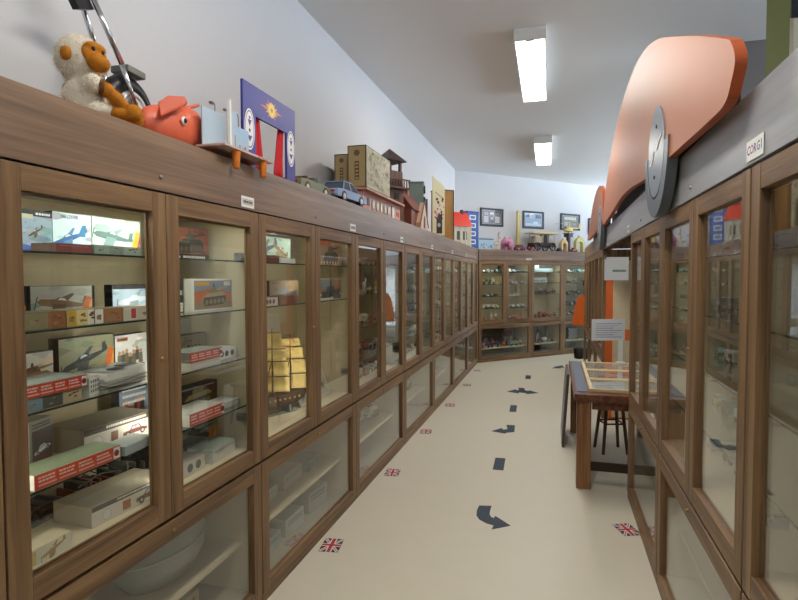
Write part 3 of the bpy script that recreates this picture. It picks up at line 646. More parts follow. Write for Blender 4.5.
inA(K('small_kit_box', 'white box with pale green lid, cabinet floor second door', 0.20, 0.058, 0.12, '#cfd0c4', '#bfc2b4', top='#a9b8a8', extra=ex_lines('#8a9488', 1)), 1.112, 0.082, Z5, R(5))
inA(K('small_kit_box', 'grey and white box with two round pictures, cabinet floor second door left', 0.15, 0.06, 0.10, '#c4c0b4', '#8d8a80', extra=lambda a, w, h, d: [a.poly(circ(w * q, h * .5, h * .3, 12), '#57534c') for q in (.35, .7)]), 0.90, 0.085, Z5)
# lower compartment of the first cabinet
def rounded_hull(label):
    r = thing('model_hull', label, 'model'); m = MB()
    prof = [(0.0, 0.0), (0.13, 0.01), (0.17, 0.08), (0.175, 0.2), (0.14, 0.27), (0.05, 0.31), (0.0, 0.315)]
    m.M = Matrix.Scale(1.35, 4, (1, 0, 0)) @ Matrix.Scale(0.8, 4, (0, 1, 0)); m.lathe(prof[1:], (0, 0, 0), 28); m.build('hull', C('#8f938f', 0.35), r, True)
    b = MB(); b.M = Matrix.Scale(1.35, 4, (1, 0, 0)) @ Matrix.Scale(0.8, 4, (0, 1, 0)); b.torus((0, 0, 0.14), 0.176, 0.006, 'z', 28, 8); b.build('rim', C('#a7aaa4', 0.35), r, True); return r
inA(rounded_hull('big grey rounded model hull in the lowest cabinet on the left'), 0.92, 0.27, LSHELF)
inA(K('flat_kit_box', 'blue flat box in the lowest cabinet in front of the grey hull', 0.20, 0.05, 0.06, '#6d8aa6', '#8098ae'), 0.50, 0.22, LSHELF)
inA(K('model_kit_box', 'beige carton at the bottom of the lowest left cabinet', 0.3, 0.12, 0.2, '#b9a988', '#a39373', extra=ex_lines('#7d6a4c', 2)), 0.9, 0.18, ZB0 + 0.02)

# ------------------------------------------------------------------ second cabinet: kit boxes and the sailing ship
def inB(o, x, y, z, rz=0): return put(o, LEFT, x, y, z + 0.0006, rz)
inB(K('model_kit_box', 'pale green kit box with a jet fight, top shelf over the sailing ship', 0.42, 0.150, 0.04, '#9fb0a2', '#4a5048', 'plane', ('#3a4648', '#50605e'), sc=0.3, cx=0.35, ground='#7c6a4c', extra=lambda a, w, h, d: (art_plane(a, w, h, '#7a5a36', '#8c7a52', .72, .5, .2, -.4), a.rect(w * .02, w * .12, h * .1, h * .9, '#d5e2d8'))), 0.47, 0.19, Z1, R(-2))
inB(K('flat_kit_box', 'flat dull red box in front on the shelf over the ship', 0.16, 0.036, 0.08, '#6a3f38', '#4a3a34', extra=ex_lines('#b58a70', 1)), 0.25, 0.07, Z1)
inB(K('flat_kit_box', 'flat white box in front on the shelf over the ship', 0.17, 0.026, 0.08, '#d2d8da', '#c0c4c4'), 0.43, 0.07, Z1)
inB(K('model_kit_box', 'tan kit box with a steam engine drawing, top shelf fourth door', 0.36, 0.150, 0.045, '#b39a78', '#6b5a44', 'tank', ('#4a4034', '#6a5a44'), sc=0.33, extra=lambda a, w, h, d: (a.rect(.002, w * .5, h * .84, h * .98, '#b5552f'), [a.poly(circ(w * (.1 + .12 * i), h * .12, h * .07, 8), '#d8cfb8') for i in range(7)])), 1.005, 0.064, Z1, R(-1))
inB(K('model_kit_box', 'brown kit box of a warship, second shelf over the sailing ship', 0.33, 0.125, 0.04, '#8c7558', '#4a3c2c', 'ship', ('#3d4348', '#6d7274'), ground='#6f4436', extra=ex_pill('#b9763a')), 0.56, 0.16, Z2, R(-2))
inB(K('model_kit_box', 'tall white kit box with a blue jet seen from below, second shelf over the ship', 0.14, 0.19, 0.03, '#d4dad8', '#a4a8a4', 'plane', ('#4a6472', '#5d7884'), sc=0.45, ang=0.9), 0.30, 0.22, Z2, R(2))
inB(K('flat_kit_box', 'flat pink and white box with small black figures, front of second shelf', 0.20, 0.042, 0.09, '#dcc8be', '#b5a094', extra=lambda a, w, h, d: (a.rect(w * .06, w * .2, h * .1, h * .9, '#e6e2da'), [a.poly(circ(w * q, h * .5, h * .3, 8), '#4a4644') for q in (.45, .6, .78)], a.rect(w * .1, w * .14, h * .2, h * .8, '#a03a3a'))), 0.19, 0.06, Z2)
inB(K('flat_kit_box', 'flat brown patterned box at the right front of the second shelf', 0.20, 0.044, 0.09, '#7a5644', '#5a4436', extra=ex_panels([(.5, '#7d5a44'), (.5, '#6a4a3c')])), 0.405, 0.06, Z2)
inB(K('model_kit_box', 'white framed kit box with a dark warship and orange sky, second shelf fourth door', 0.36, 0.134, 0.04, '#d6d2c6', '#a8a498', None, extra=lambda a, w, h, d: (a.rect(w * .02, w * .98, h * .3, h * .97, '#a87a58'), a.rect(w * .02, w * .6, h * .5, h * .97, '#7c8a88'), art_ship(a, w, h, '#2c363c', '#3c474c'), a.rect(w * .6, w * .95, h * .04, h * .24, '#5a564e'), a.lines(w * .06, w * .5, h * .2, 1, '#3a3a38', h * .1))), 1.005, 0.064, Z2, R(-1))
def sailing_ship(label):
    r = thing('model_sailing_ship', label, 'model ship')
    # lofted hull, bow towards +x
    st = [(-0.27, 0.020, 0.095, 0.155), (-0.22, 0.042, 0.05, 0.145), (-0.1, 0.052, 0.03, 0.115), (0.05, 0.052, 0.03, 0.108), (0.16, 0.040, 0.04, 0.118), (0.225, 0.018, 0.06, 0.132), (0.255, 0.004, 0.09, 0.142)]
    m = MB(); n = 9; vs = []; fs = []
    for x, hw, z0, z1 in st:
        for k in range(n):
            t = math.pi * k / (n - 1); vs.append((x, -hw * math.cos(t) * (1 if 0 < k < n - 1 else 1), z1 - (z1 - z0) * (math.sin(t) ** 0.6)))
    for i in range(len(st) - 1):
        for k in range(n - 1):
            a = i * n + k; fs.append((a, a + 1, a + n + 1, a + n))
        fs.append((i * n, (i + 1) * n, (i + 1) * n + n - 1, i * n + n - 1))
    fs.append(tuple(range(n))); fs.append(tuple(range((len(st) - 1) * n, len(st) * n)))
    m._add(vs, fs, 0)
    for x in [-0.2 + 0.035 * i for i in range(11)]:
        m.box(x - 0.006, x + 0.006, -0.0545, -0.05, 0.083, 0.093, 1)
    m.build('hull', [C('#4a3524'), C('#a88a4c')], r)
    s = MB()
    s.box(-0.21, 0.16, -0.03, -0.02, 0, 0.004); s.box(-0.21, 0.16, 0.02, 0.03, 0, 0.004)
    for x in (-0.16, 0.1): s.prism([(-0.04, 0), (0.04, 0), (0.03, 0.045), (-0.03, 0.045)], x - 0.005, x + 0.005, 'x')
    s.build('stand', C('#8c8a84'), r)
    ms = MB()
    masts = [(-0.15, 0.42), (0.0, 0.48), (0.13, 0.44)]
    for x, h in masts: ms.ring((x, 0, 0.1), (x, 0, h), 0.005, 0.002, 8)
    ms.ring((0.235, 0, 0.13), (0.34, 0, 0.19), 0.005, 0.002, 8)
    SAILS = []
    for x, h in masts:
        lv = [(0.125, 0.088), (0.215, 0.084), (0.30, 0.07), (0.37, 0.052)]
        for j, (z, hw) in enumerate(lv):
            z1 = lv[j + 1][0] if j + 1 < len(lv) else h - 0.02
            ms.ring((x + .006 + hw * math.sin(R(50)), -hw * math.cos(R(50)), z1 - 0.004), (x + .006 - hw * math.sin(R(50)), hw * math.cos(R(50)), z1 - 0.004), 0.0028, 0.0028, 6)
            SAILS.append((x, z, z1, hw))
    ms.build('mast', C('#4a3a28'), r)
    cb, sb = math.cos(R(50)), math.sin(R(50))      # yards braced round
    for x, z, z1, hw in SAILS:
        q = MB(); nu, nv = 7, 6; vs = []; fs = []
        for j in range(nv):
            for i in range(nu):
                u = -1 + 2 * i / (nu - 1); v = j / (nv - 1)
                b = 0.03 * (1 - u * u * 0.8) * math.sin(math.pi * (0.15 + 0.85 * (1 - v)))
                sx_, sy_ = 0.012 + b, u * hw * (1.08 - 0.12 * v); vs.append((x + sx_ * cb - sy_ * sb, sx_ * sb + sy_ * cb, z + (z1 - z - 0.008) * v))
        for j in range(nv - 1):
            for i in range(nu - 1): a = j * nu + i; fs.append((a, a + 1, a + nu + 1, a + nu))
        q._add(vs, fs); o = q.build('sail', C('#dcc078', 0.8), r, True)
        sd = o.modifiers.new('thickness', 'SOLIDIFY'); sd.thickness = 0.0012
    rg = MB()
    for (x, h), dx in zip(masts, (-0.1, -0.05, -0.05)):
        for sy in (-1, 1):
            for k in range(3): rg.tube([(x + dx * 0.3 - 0.012 * k, sy * 0.045, 0.11), (x, sy * 0.003, 0.3)], 0.0009, 4)
    rg.tube([(0.335, 0, 0.188), (0.13, 0, 0.43)], 0.001, 4); rg.tube([(0.33, 0, 0.186), (0.13, 0, 0.3)], 0.001, 4); rg.tube([(0.13, 0, 0.43), (0.0, 0, 0.46)], 0.001, 4)
    rg.build('rigging', C('#3a3026'), r)
    return r
ship = inB(sailing_ship('sailing ship model with cream sails on three masts, floor of the second cabinet'), 0.56, 0.245, UFLOOR, R(-22)); ship.scale = (1.04,) * 3
def drawing_sheet(label):
    r = thing('drawing_board', label, 'printed sheet'); m = MB()
    m.M = Matrix.Rotation(R(-22), 4, 'X'); m.box(-0.23, 0.23, 0.0, 0.006, 0.002, 0.17); m.build('board', C('#d3cfc2'), r)
    p = MB(); p.M = Matrix.Rotation(R(-22), 4, 'X'); mats = []; a = Art(p, mats)
    p.M = p.M @ Matrix.Translation((-0.23, 0, 0.002)); a.rect(0.02, 0.44, 0.015, 0.155, '#bdbaa8')
    for k in range(6): a.poly([(0.05 + .06 * k, 0.03 + .01 * (k % 3)), (0.1 + .06 * k, 0.05), (0.09 + .06 * k, 0.10 - .01 * (k % 2)), (0.06 + .06 * k, 0.09)], ['#8f8d7e', '#a3a08e', '#77756a'][k % 3])
    a.poly([(0.04, 0.12), (0.4, 0.15), (0.41, 0.145), (0.05, 0.11)], '#4a4a44')
    p.build('drawing', mats, r)
    b = MB(); b.box(-0.2, 0.2, 0.002, 0.10, 0.0, 0.004); b.build('foot', C('#c8c4b6'), r); return r
sheet = inB(drawing_sheet('white printed sheet with a pale grey drawing leaning on the floor, fourth door'), 0.99, 0.16, UFLOOR)
for i, (x, w, h, c, lb) in enumerate([(0.20, 0.16, 0.10, '#8d979a', 'grey blue carton'), (0.42, 0.2, 0.07, '#b3c0c2', 'pale teal carton'), (0.72, 0.26, 0.085, '#b9b49f', 'beige carton'), (1.02, 0.22, 0.06, '#9aa08f', 'grey green carton')]):
    inB(K('carton', f'{lb} on the low shelf behind the bottom glass, second cabinet', w, h, 0.16, c, c, extra=ex_lines('#77756a', 2), cat='carton'), x, 0.2, LSHELF, R(3 * i - 4))
for i, (x, w, h, c, lb) in enumerate([(0.16, 0.14, 0.07, '#8a6660', 'dusty pink carton'), (0.36, 0.17, 0.08, '#a9b0ae', 'pale grey carton'), (0.62, 0.22, 0.10, '#b5bdb6', 'white green carton'), (0.95, 0.24, 0.13, '#a5aaa2', 'large pale carton')]):
    inB(K('carton', f'{lb} standing at the bottom of the second cabinet behind glass', w, h, 0.15, c, c, extra=ex_lines('#5c5a52', 2), cat='carton'), x, 0.14, ZB0 + 0.02, R(-3 * i + 4))

# ------------------------------------------------------------------ toys on top of the left cabinets
TOPZ = 2.0445
def on_left(o, x, y, rz=0, dz=0.0): return put(o, LEFT, x, y, TOPZ + dz, rz)
# flat black tray
tr = thing('tray', 'flat black tray lying at the left edge beside the plush monkey', 'tray'); on_left(tr, -1.17, 0.22)
MB().box(-0.22, 0.17, -0.12, 0.12, 0, 0.012).box(-0.22, 0.17, -0.12, -0.112, 0.012, 0.035).box(-0.22, 0.17, 0.112, 0.12, 0.012, 0.035).box(0.162, 0.17, -0.112, 0.112, 0.012, 0.035).box(-0.22, -0.212, -0.112, 0.112, 0.012, 0.035).build('tray_body', C('#1d1a19'), tr)
MB().box(-0.20, 0.15, -0.10, 0.10, 0.0125, 0.02).build('felt_lining', C('#3a2522'), tr)
# plush monkey
def blob(name, parts, mat, parent, voxel=0.006, fur=0, fl=0.012, seed=1):
    m = MB()
    for c, rr, rot in parts: m.ell(c, rr, 0, 18, 11, rot)
    o = m.build(name, mat if isinstance(mat, list) else [mat], parent, True)
    rm = o.modifiers.new('remesh', 'REMESH'); rm.mode = 'VOXEL'; rm.voxel_size = voxel; rm.use_smooth_shade = True
    sm = o.modifiers.new('smooth', 'SMOOTH'); sm.iterations = 4
    bpy.context.view_layer.update()
    me = bpy.data.meshes.new_from_object(o.evaluated_get(bpy.context.evaluated_depsgraph_get()))
    o.modifiers.clear()
    if fur:
        rnd = random.Random(seed); vs = [v.co.copy() for v in me.vertices]; ns = [v.normal.copy() for v in me.vertices]; fs = [tuple(p.vertices) for p in me.polygons]
        idx = list(range(len(vs))); n0 = len(vs); extra = []; ef = []
        for _ in range(fur):
            i = rnd.choice(idx); p, n = vs[i], ns[i]
            t = n.orthogonal().normalized(); t.rotate(Matrix.Rotation(rnd.uniform(0, 6.28), 3, n)); w = fl * 0.10
            tip = p + n * fl * rnd.uniform(0.5, 1.1) + Vector((rnd.uniform(-1, 1), rnd.uniform(-1, 1), rnd.uniform(-1.2, 0.5))) * fl * 0.55
            k = n0 + len(extra); extra += [p + t * w, p - t * w, tip]; ef.append((k, k + 1, k + 2))
        me2 = bpy.data.meshes.new(name); me2.from_pydata([tuple(v) for v in vs + extra], [], fs + ef); me = me2
        for p in me.polygons: p.use_smooth = True
    me.materials.clear()
    for q in (mat if isinstance(mat, list) else [mat]): me.materials.append(q)
    o.data = me; me.name = name
    return o
mk = thing('plush_monkey', 'white and tan plush monkey sitting on the fascia at the left', 'plush toy')
FURW = plaster('white_plush', '#e3d9c6', scale=60, var=0.12, rough=0.95, spec=0.05); FURT = plaster('tan_plush', '#b9772a', scale=90, var=0.25, rough=0.95, spec=0.05); FURB = plaster('brown_plush', '#6e4a2a', scale=90, var=0.25, rough=0.95, spec=0.05)
RY = lambda a: Matrix.Rotation(R(a), 3, 'Y')
# sits facing +x
blob('body', [((0, 0, 0.08), (0.075, 0.08, 0.085), None), ((0.005, 0, 0.135), (0.055, 0.06, 0.05), None), ((-0.012, 0, 0.228), (0.084, 0.084, 0.088), None),
              ((0.0, 0.055, 0.26), (0.03, 0.03, 0.03), None), ((0.035, -0.07, 0.125), (0.036, 0.036, 0.036), None), ((0.035, 0.07, 0.125), (0.036, 0.036, 0.036), None),
              ((0.05, -0.045, 0.035), (0.06, 0.038, 0.034), None), ((0.05, 0.045, 0.035), (0.06, 0.038, 0.034), None)], FURW, mk, 0.006, 7000, 0.0105, 2)
blob('face', [((0.055, 0, 0.236), (0.026, 0.052, 0.044), None), ((0.078, 0, 0.205), (0.036, 0.042, 0.032), RY(15)), ((0.068, 0.0, 0.262), (0.017, 0.044, 0.017), None)], FURT, mk, 0.0045, 1100, 0.006, 3)
for sy in (-1, 1):
    blob('ear', [((0.012, sy * 0.079, 0.222), (0.022, 0.016, 0.026), None)], FURT, mk, 0.004, 250, 0.006, 4)
    MB().ell((0.0775, sy * 0.02, 0.25), (0.007, 0.008, 0.009), 0, 10, 7).build('eye', BLACK, mk, True)
    blob('arm', [((0.078, sy * 0.066, 0.108), (0.03, 0.026, 0.028), None), ((0.11, sy * 0.058, 0.085), (0.034, 0.024, 0.024), RY(35)), ((0.135, sy * 0.05, 0.06), (0.024, 0.022, 0.022), None)], FURT, mk, 0.0045, 500, 0.008, 5)
    MB().torus((0.066, sy * 0.067, 0.115), 0.021, 0.011, 'x', 18, 8).build('cuff', FURB, mk, True)
    blob('foot', [((0.125, sy * 0.05, 0.028), (0.045, 0.03, 0.026), None), ((0.168, sy * 0.052, 0.036), (0.032, 0.034, 0.034), None)], FURT, mk, 0.0045, 500, 0.008, 6)
MB().ell((0.106, -0.014, 0.208), (0.004, 0.005, 0.004), 0, 8, 6).ell((0.106, 0.014, 0.208), (0.004, 0.005, 0.004), 0, 8, 6).build('nostril', DARK, mk, True)
HA = R(-42)
for ch in mk.children:
    if ch.name.split('.')[0] in ('face', 'ear', 'eye', 'nostril'):
        pv = Vector((-0.012, 0, 0)); ch.rotation_euler = (0, 0, HA); ch.location = pv - Matrix.Rotation(HA, 3, 'Z') @ pv
mk.scale = (0.88,) * 3
on_left(mk, -0.785, 0.185, R(-52), 0.019)
# toy scooter: chrome fork, black tyre, white rim
sc = thing('toy_scooter', 'toy scooter with black tyre and chrome fork behind the plush monkey', 'toy scooter')
wh = MB().torus((0, 0, 0.125), 0.092, 0.033, 'y', 36, 14, 0, 0.8).build('tyre', C('#1a1a1c', 0.35), sc, True)
rim = MB(); rim.ring((0, -0.026, 0.125), (0, 0.026, 0.125), 0.071, 0.071, 28); rim.torus((0, -0.026, 0.125), 0.062, 0.007, 'y', 28, 8)
r_ = rim.build('rim', C('#d8d8d6', 0.3), sc)
hb = MB()
for k in range(5):
    t = 2 * math.pi * k / 5; hb.ring((0.035 * math.cos(t), -0.0275, 0.125 + 0.035 * math.sin(t)), (0.035 * math.cos(t), -0.026, 0.125 + 0.035 * math.sin(t)), 0.009, 0.009, 10)
hb.ring((0, -0.034, 0.125), (0, 0.034, 0.125), 0.014, 0.014, 14); hb.build('hub', BLACK, sc)
fk = MB()
for sy in (-1, 1): fk.tube([(0.0, sy * 0.038, 0.125), (-0.07, sy * 0.038, 0.26), (-0.17, sy * 0.022, 0.42), (-0.22, sy * 0.018, 0.52)], 0.0085, 12)
fk.tube([(-0.22, -0.03, 0.52), (-0.22, 0.03, 0.52)], 0.010, 12); fk.tube([(-0.22, 0, 0.51), (-0.25, 0, 0.60)], 0.012, 14)
fk.build('fork', CHROME, sc, True)
MB().box(-0.035, 0.055, -0.034, 0.034, 0.2515, 0.275).build('mudguard', C('#6e756c'), sc, bevel=0.004)
hd = MB(); hd.tube([(-0.25, -0.10, 0.60), (-0.25, 0.10, 0.60)], 0.011, 12); hd.build('handlebar', CHROME, sc, True)
for sy in (-1, 1): MB().tube([(-0.25, sy * 0.06, 0.60), (-0.25, sy * 0.115, 0.60)], 0.018, 12).build('grip', C('#4a3a38'), sc, True)
MB().prism([(-0.18, 0.425), (-0.24, 0.40), (-0.215, 0.37), (-0.155, 0.395)], -0.012, 0.012, 'y').build('bracket', BLACK, sc)
dk = MB(); dk.box(-0.40, -0.14, 0.05, 0.11, 0.07, 0.085); dk.tube([(-0.14, 0.08, 0.085), (-0.10, 0.04, 0.30)], 0.012, 10); dk.ring((-0.35, 0.055, 0.04), (-0.35, 0.105, 0.04), 0.04, 0.04, 20); dk.build('deck', C('#5d605c'), sc)
sc.scale = (1.16,) * 3
on_left(sc, -0.465, 0.30, R(4), 0.0005)
# red vinyl pig
RED = plaster('coral_vinyl', '#dc6a4c', scale=8, var=0.08, rough=0.38, spec=0.4, bump=0.03)
pg = thing('vinyl_pig', 'coral red soft vinyl pig with round black eye and floppy ears', 'toy pig')
blob('body', [((0, 0, 0.085), (0.17, 0.085, 0.083), None), ((0.09, 0, 0.105), (0.10, 0.085, 0.088), None), ((0.17, 0, 0.072), (0.06, 0.055, 0.058), None), ((0.21, 0, 0.067), (0.02, 0.045, 0.045), None)], RED, pg, 0.007)
for sy in (-1, 1):
    m = MB(); m.M = Matrix.Translation((-0.03 if sy < 0 else 0.07, sy * 0.05, 0.168)) @ (Matrix.Rotation(R(205), 4, 'Z') @ Matrix.Rotation(R(32), 4, 'Y') if sy < 0 else Matrix.Rotation(R(-20), 4, 'Z') @ Matrix.Rotation(R(-22), 4, 'Y'))
    m.prism([(-0.06, -0.04), (0.02, -0.055), (0.14, 0.0), (0.02, 0.06), (-0.06, 0.04)], 0, 0.012, 'z'); m.build('ear', RED, pg, bevel=0.004)
    e = MB(); e.ell((-0.005, sy * 0.0915, 0.112), (0.0155, 0.008, 0.0155), 0, 14, 9); e.build('eye_white', WHITE, pg, True); MB().ell((-0.003, sy * 0.0975, 0.112), (0.0095, 0.005, 0.0095), 0, 12, 8).build('pupil', BLACK, pg, True)
MB().tube([(0.03, -0.03, 0.19), (0.07, -0.02, 0.205), (0.09, 0.03, 0.20)], 0.012, 8).build('tuft', RED, pg, True)
MB().ring((0.228, -0.018, 0.07), (0.232, -0.018, 0.07), 0.008, 0.007, 10).ring((0.228, 0.018, 0.07), (0.232, 0.018, 0.07), 0.008, 0.007, 10).build('nostril', C('#8c2f22'), pg)
pg.scale = (0.98, 0.80, 1.10)
on_left(pg, -0.375, 0.175, R(-4), 0.001)
rb = thing('toy_wagon', 'dark red toy wagon corner showing behind the coral pig', 'toy'); 
MB().box(-0.10, 0.10, -0.06, 0.06, 0.03, 0.16).build('wagon_body', C('#8a2f28'), rb, bevel=0.004); MB().box(-0.105, 0.105, -0.065, 0.065, 0.1605, 0.17).build('rim', C('#b5513c'), rb)
for x in (-0.06, 0.06): MB().ring((x, -0.07, 0.03), (x, -0.0605, 0.03), 0.03, 0.03, 16).build('wheel', BLACK, rb)
on_left(rb, -0.20, 0.365, R(2), 0.0005)
# folding street scene on a low stage with orange peg legs
st = thing('toy_stage', 'low toy stage with blue street backdrop and orange peg legs', 'toy stage')
MB().box(-0.25, 0.14, -0.075, 0.062, 0.030, 0.040).build('stage_board', C('#c9a9a0'), st, bevel=0.002)
m = MB(); mats = []; a = Art(m, mats)
m.M = Matrix.Translation((0, -0.0752, 0)); 
for k in range(5): a.rect(-0.24 + 0.07 * k, -0.19 + 0.07 * k, 0.032, 0.038, ['#b5766c', '#8d8c92'][k % 2])
m.build('printed_edge', mats, st)
ORG = C('#d57a2c')
for x in (-0.14, 0.08): MB().lathe([(0.010, -0.045), (0.013, -0.04), (0.019, 0.026), (0.019, 0.0278)], (x, -0.054, 0.0018), 14).build('peg_leg', ORG, st, True)
for x in (-0.2, 0.12): MB().box(x - 0.015, x + 0.015, 0.03, 0.06, 0.0005, 0.0278).build('rear_block', ORG, st)
def backdrop(x0, x1, y, h, seed):
    m = MB(); mats = [C('#a9bccb')]; m.box(x0, x1, y, y + 0.004, 0.0425, h, 0); a = Art(m, mats); rnd = random.Random(seed)
    m.M = Matrix.Translation((0, y - 0.0001, 0.0425)); hh = h - 0.0425
    a.rect(x0, x1, hh * 0.55, hh, '#9dbbd6'); a.rect(x0, x1, 0, hh * 0.25, '#b5b0a8')
    for i in range(int((x1 - x0) / 0.022)):
        x = x0 + 0.022 * i + 0.004; q = hh * rnd.uniform(0.3, 0.62); a.rect(x, x + 0.016, hh * 0.12, q, rnd.choice(['#7f95aa', '#8d8078', '#a89d90', '#6e7f8d']))
        a.poly(circ(x + 0.008, hh * rnd.uniform(0.08, 0.2), 0.007, 7), rnd.choice(['#4a3f4a', '#6a4a4c', '#3c4a5c']))
    return m.build('backdrop', mats, st)
backdrop(-0.22, -0.06, 0.05, 0.205, 1); backdrop(-0.055, 0.02, 0.04, 0.235, 2); backdrop(0.025, 0.135, 0.05, 0.185, 3)
for x, h in ((-0.11, 0.255),): MB().box(x - 0.006, x + 0.006, -0.012, 0.0, 0.0425, h).build('white_post', WHITE, st)
m = MB()
for x in (-0.12, -0.02, 0.06): m.tube([(x, 0.057, 0.18), (x, 0.057, 0.235), (x - 0.02, 0.05, 0.24)], 0.0018, 6); m.box(x - 0.03, x - 0.012, 0.052, 0.066, 0.234, 0.242)
m.build('clip_lamp', STEEL, st)
on_left(st, -0.09, 0.022, 0, 0.0005)
# puppet theatre
pt = thing('puppet_theatre', 'purple blue puppet theatre front with red curtains and sun emblem', 'puppet theatre')
BLU = C('#3a3a8e'); h = 0.435; w = 0.54
m = MB(); m.box(0, 0.115, 0, 0.012, 0.0, h); m.box(w - 0.10, w, 0, 0.012, 0.0, h); m.box(0.115, w - 0.10, 0, 0.012, h - 0.145, h); m.box(0.115, w - 0.10, 0, 0.012, 0, 0.03)
m.box(0.0, 0.02, 0.012, 0.18, 0, 0.03); m.box(w - 0.02, w, 0.012, 0.18, 0, 0.03)
m.build('front_frame', BLU, pt)
def curtain(xa, xb, xc, xd):
    m = MB(); n = 15; vs = []; fs = []
    rows = 7
    for j in range(rows):
        v = j / (rows - 1); a0 = xa + (xc - xa) * v; a1 = xb + (xd - xb) * v
        for i in range(n):
            u = i / (n - 1); vs.append((a0 + (a1 - a0) * u, 0.024 + 0.010 * math.sin(u * math.pi * 5.0), 0.032 + (h - 0.145 + 0.02 - 0.032) * v))
    for j in range(rows - 1):
        for i in range(n - 1): q = j * n + i; fs.append((q, q + 1, q + n + 1, q + n))
    m._add(vs, fs); o = m.build('curtain', C('#c8242c', 0.7), pt, True); sd = o.modifiers.new('thickness', 'SOLIDIFY'); sd.thickness = 0.002
curtain(0.117, 0.235, 0.117, 0.19); curtain(0.335, 0.437, 0.395, 0.437)
for x in (0.058, 0.49):
    m = MB(); mats = []; a = Art(m, mats); zc = 0.215
    a.poly(circ(x, zc, 0.046, 28, 0.098), '#e4e2de'); a.poly(circ(x, zc, 0.040, 28, 0.090), '#3a3a8e'); a.poly(circ(x, zc, 0.036, 28, 0.084), '#e4e2de')
    a.poly([(x - .018, zc + .045), (x + .018, zc + .045), (x, zc + .012)], '#4a4a96'); a.poly([(x - .022, zc - .03), (x + .022, zc - .03), (x, zc - .06)], '#4a4a96'); a.poly(circ(x, zc + .055, .008, 8), '#4a4a96'); a.poly(circ(x, zc - .005, .009, 8), '#4a4a96')
    m.build('oval_emblem', mats, pt)
m = MB(); mats = []; a = Art(m, mats); cx, cz = 0.275, h - 0.072
for k in range(12):
    t = 2 * math.pi * k / 12; L_ = 0.115 if k % 6 == 0 else (0.085 if k % 2 == 0 else 0.07)
    sx, sz = math.cos(t), math.sin(t); zs = 0.62
    a.poly([(cx - 0.016 * sz, cz + 0.016 * sx), (cx + L_ * sx, cz + L_ * sz * zs), (cx + 0.016 * sz, cz - 0.016 * sx)], '#d8b24a' if k % 2 else '#c9705a')
a.poly(circ(cx, cz, 0.038, 24), '#d9b548'); a.poly(circ(cx, cz, 0.030, 24), '#e3c868'); a.poly(circ(cx, cz, 0.012, 10), '#b3862c')
m.build('sun_emblem', mats, pt)
on_left(pt, 0.045, 0.10, R(0), 0.0005)
tb = K('carton', 'tan cardboard box lying behind the red curtained theatre', 0.42, 0.085, 0.12, '#b58f5a', '#a3804f', cat='box', extra=ex_lines('#7d5f38', 1)); on_left(tb, 0.43, 0.31, R(1), 0.0005)

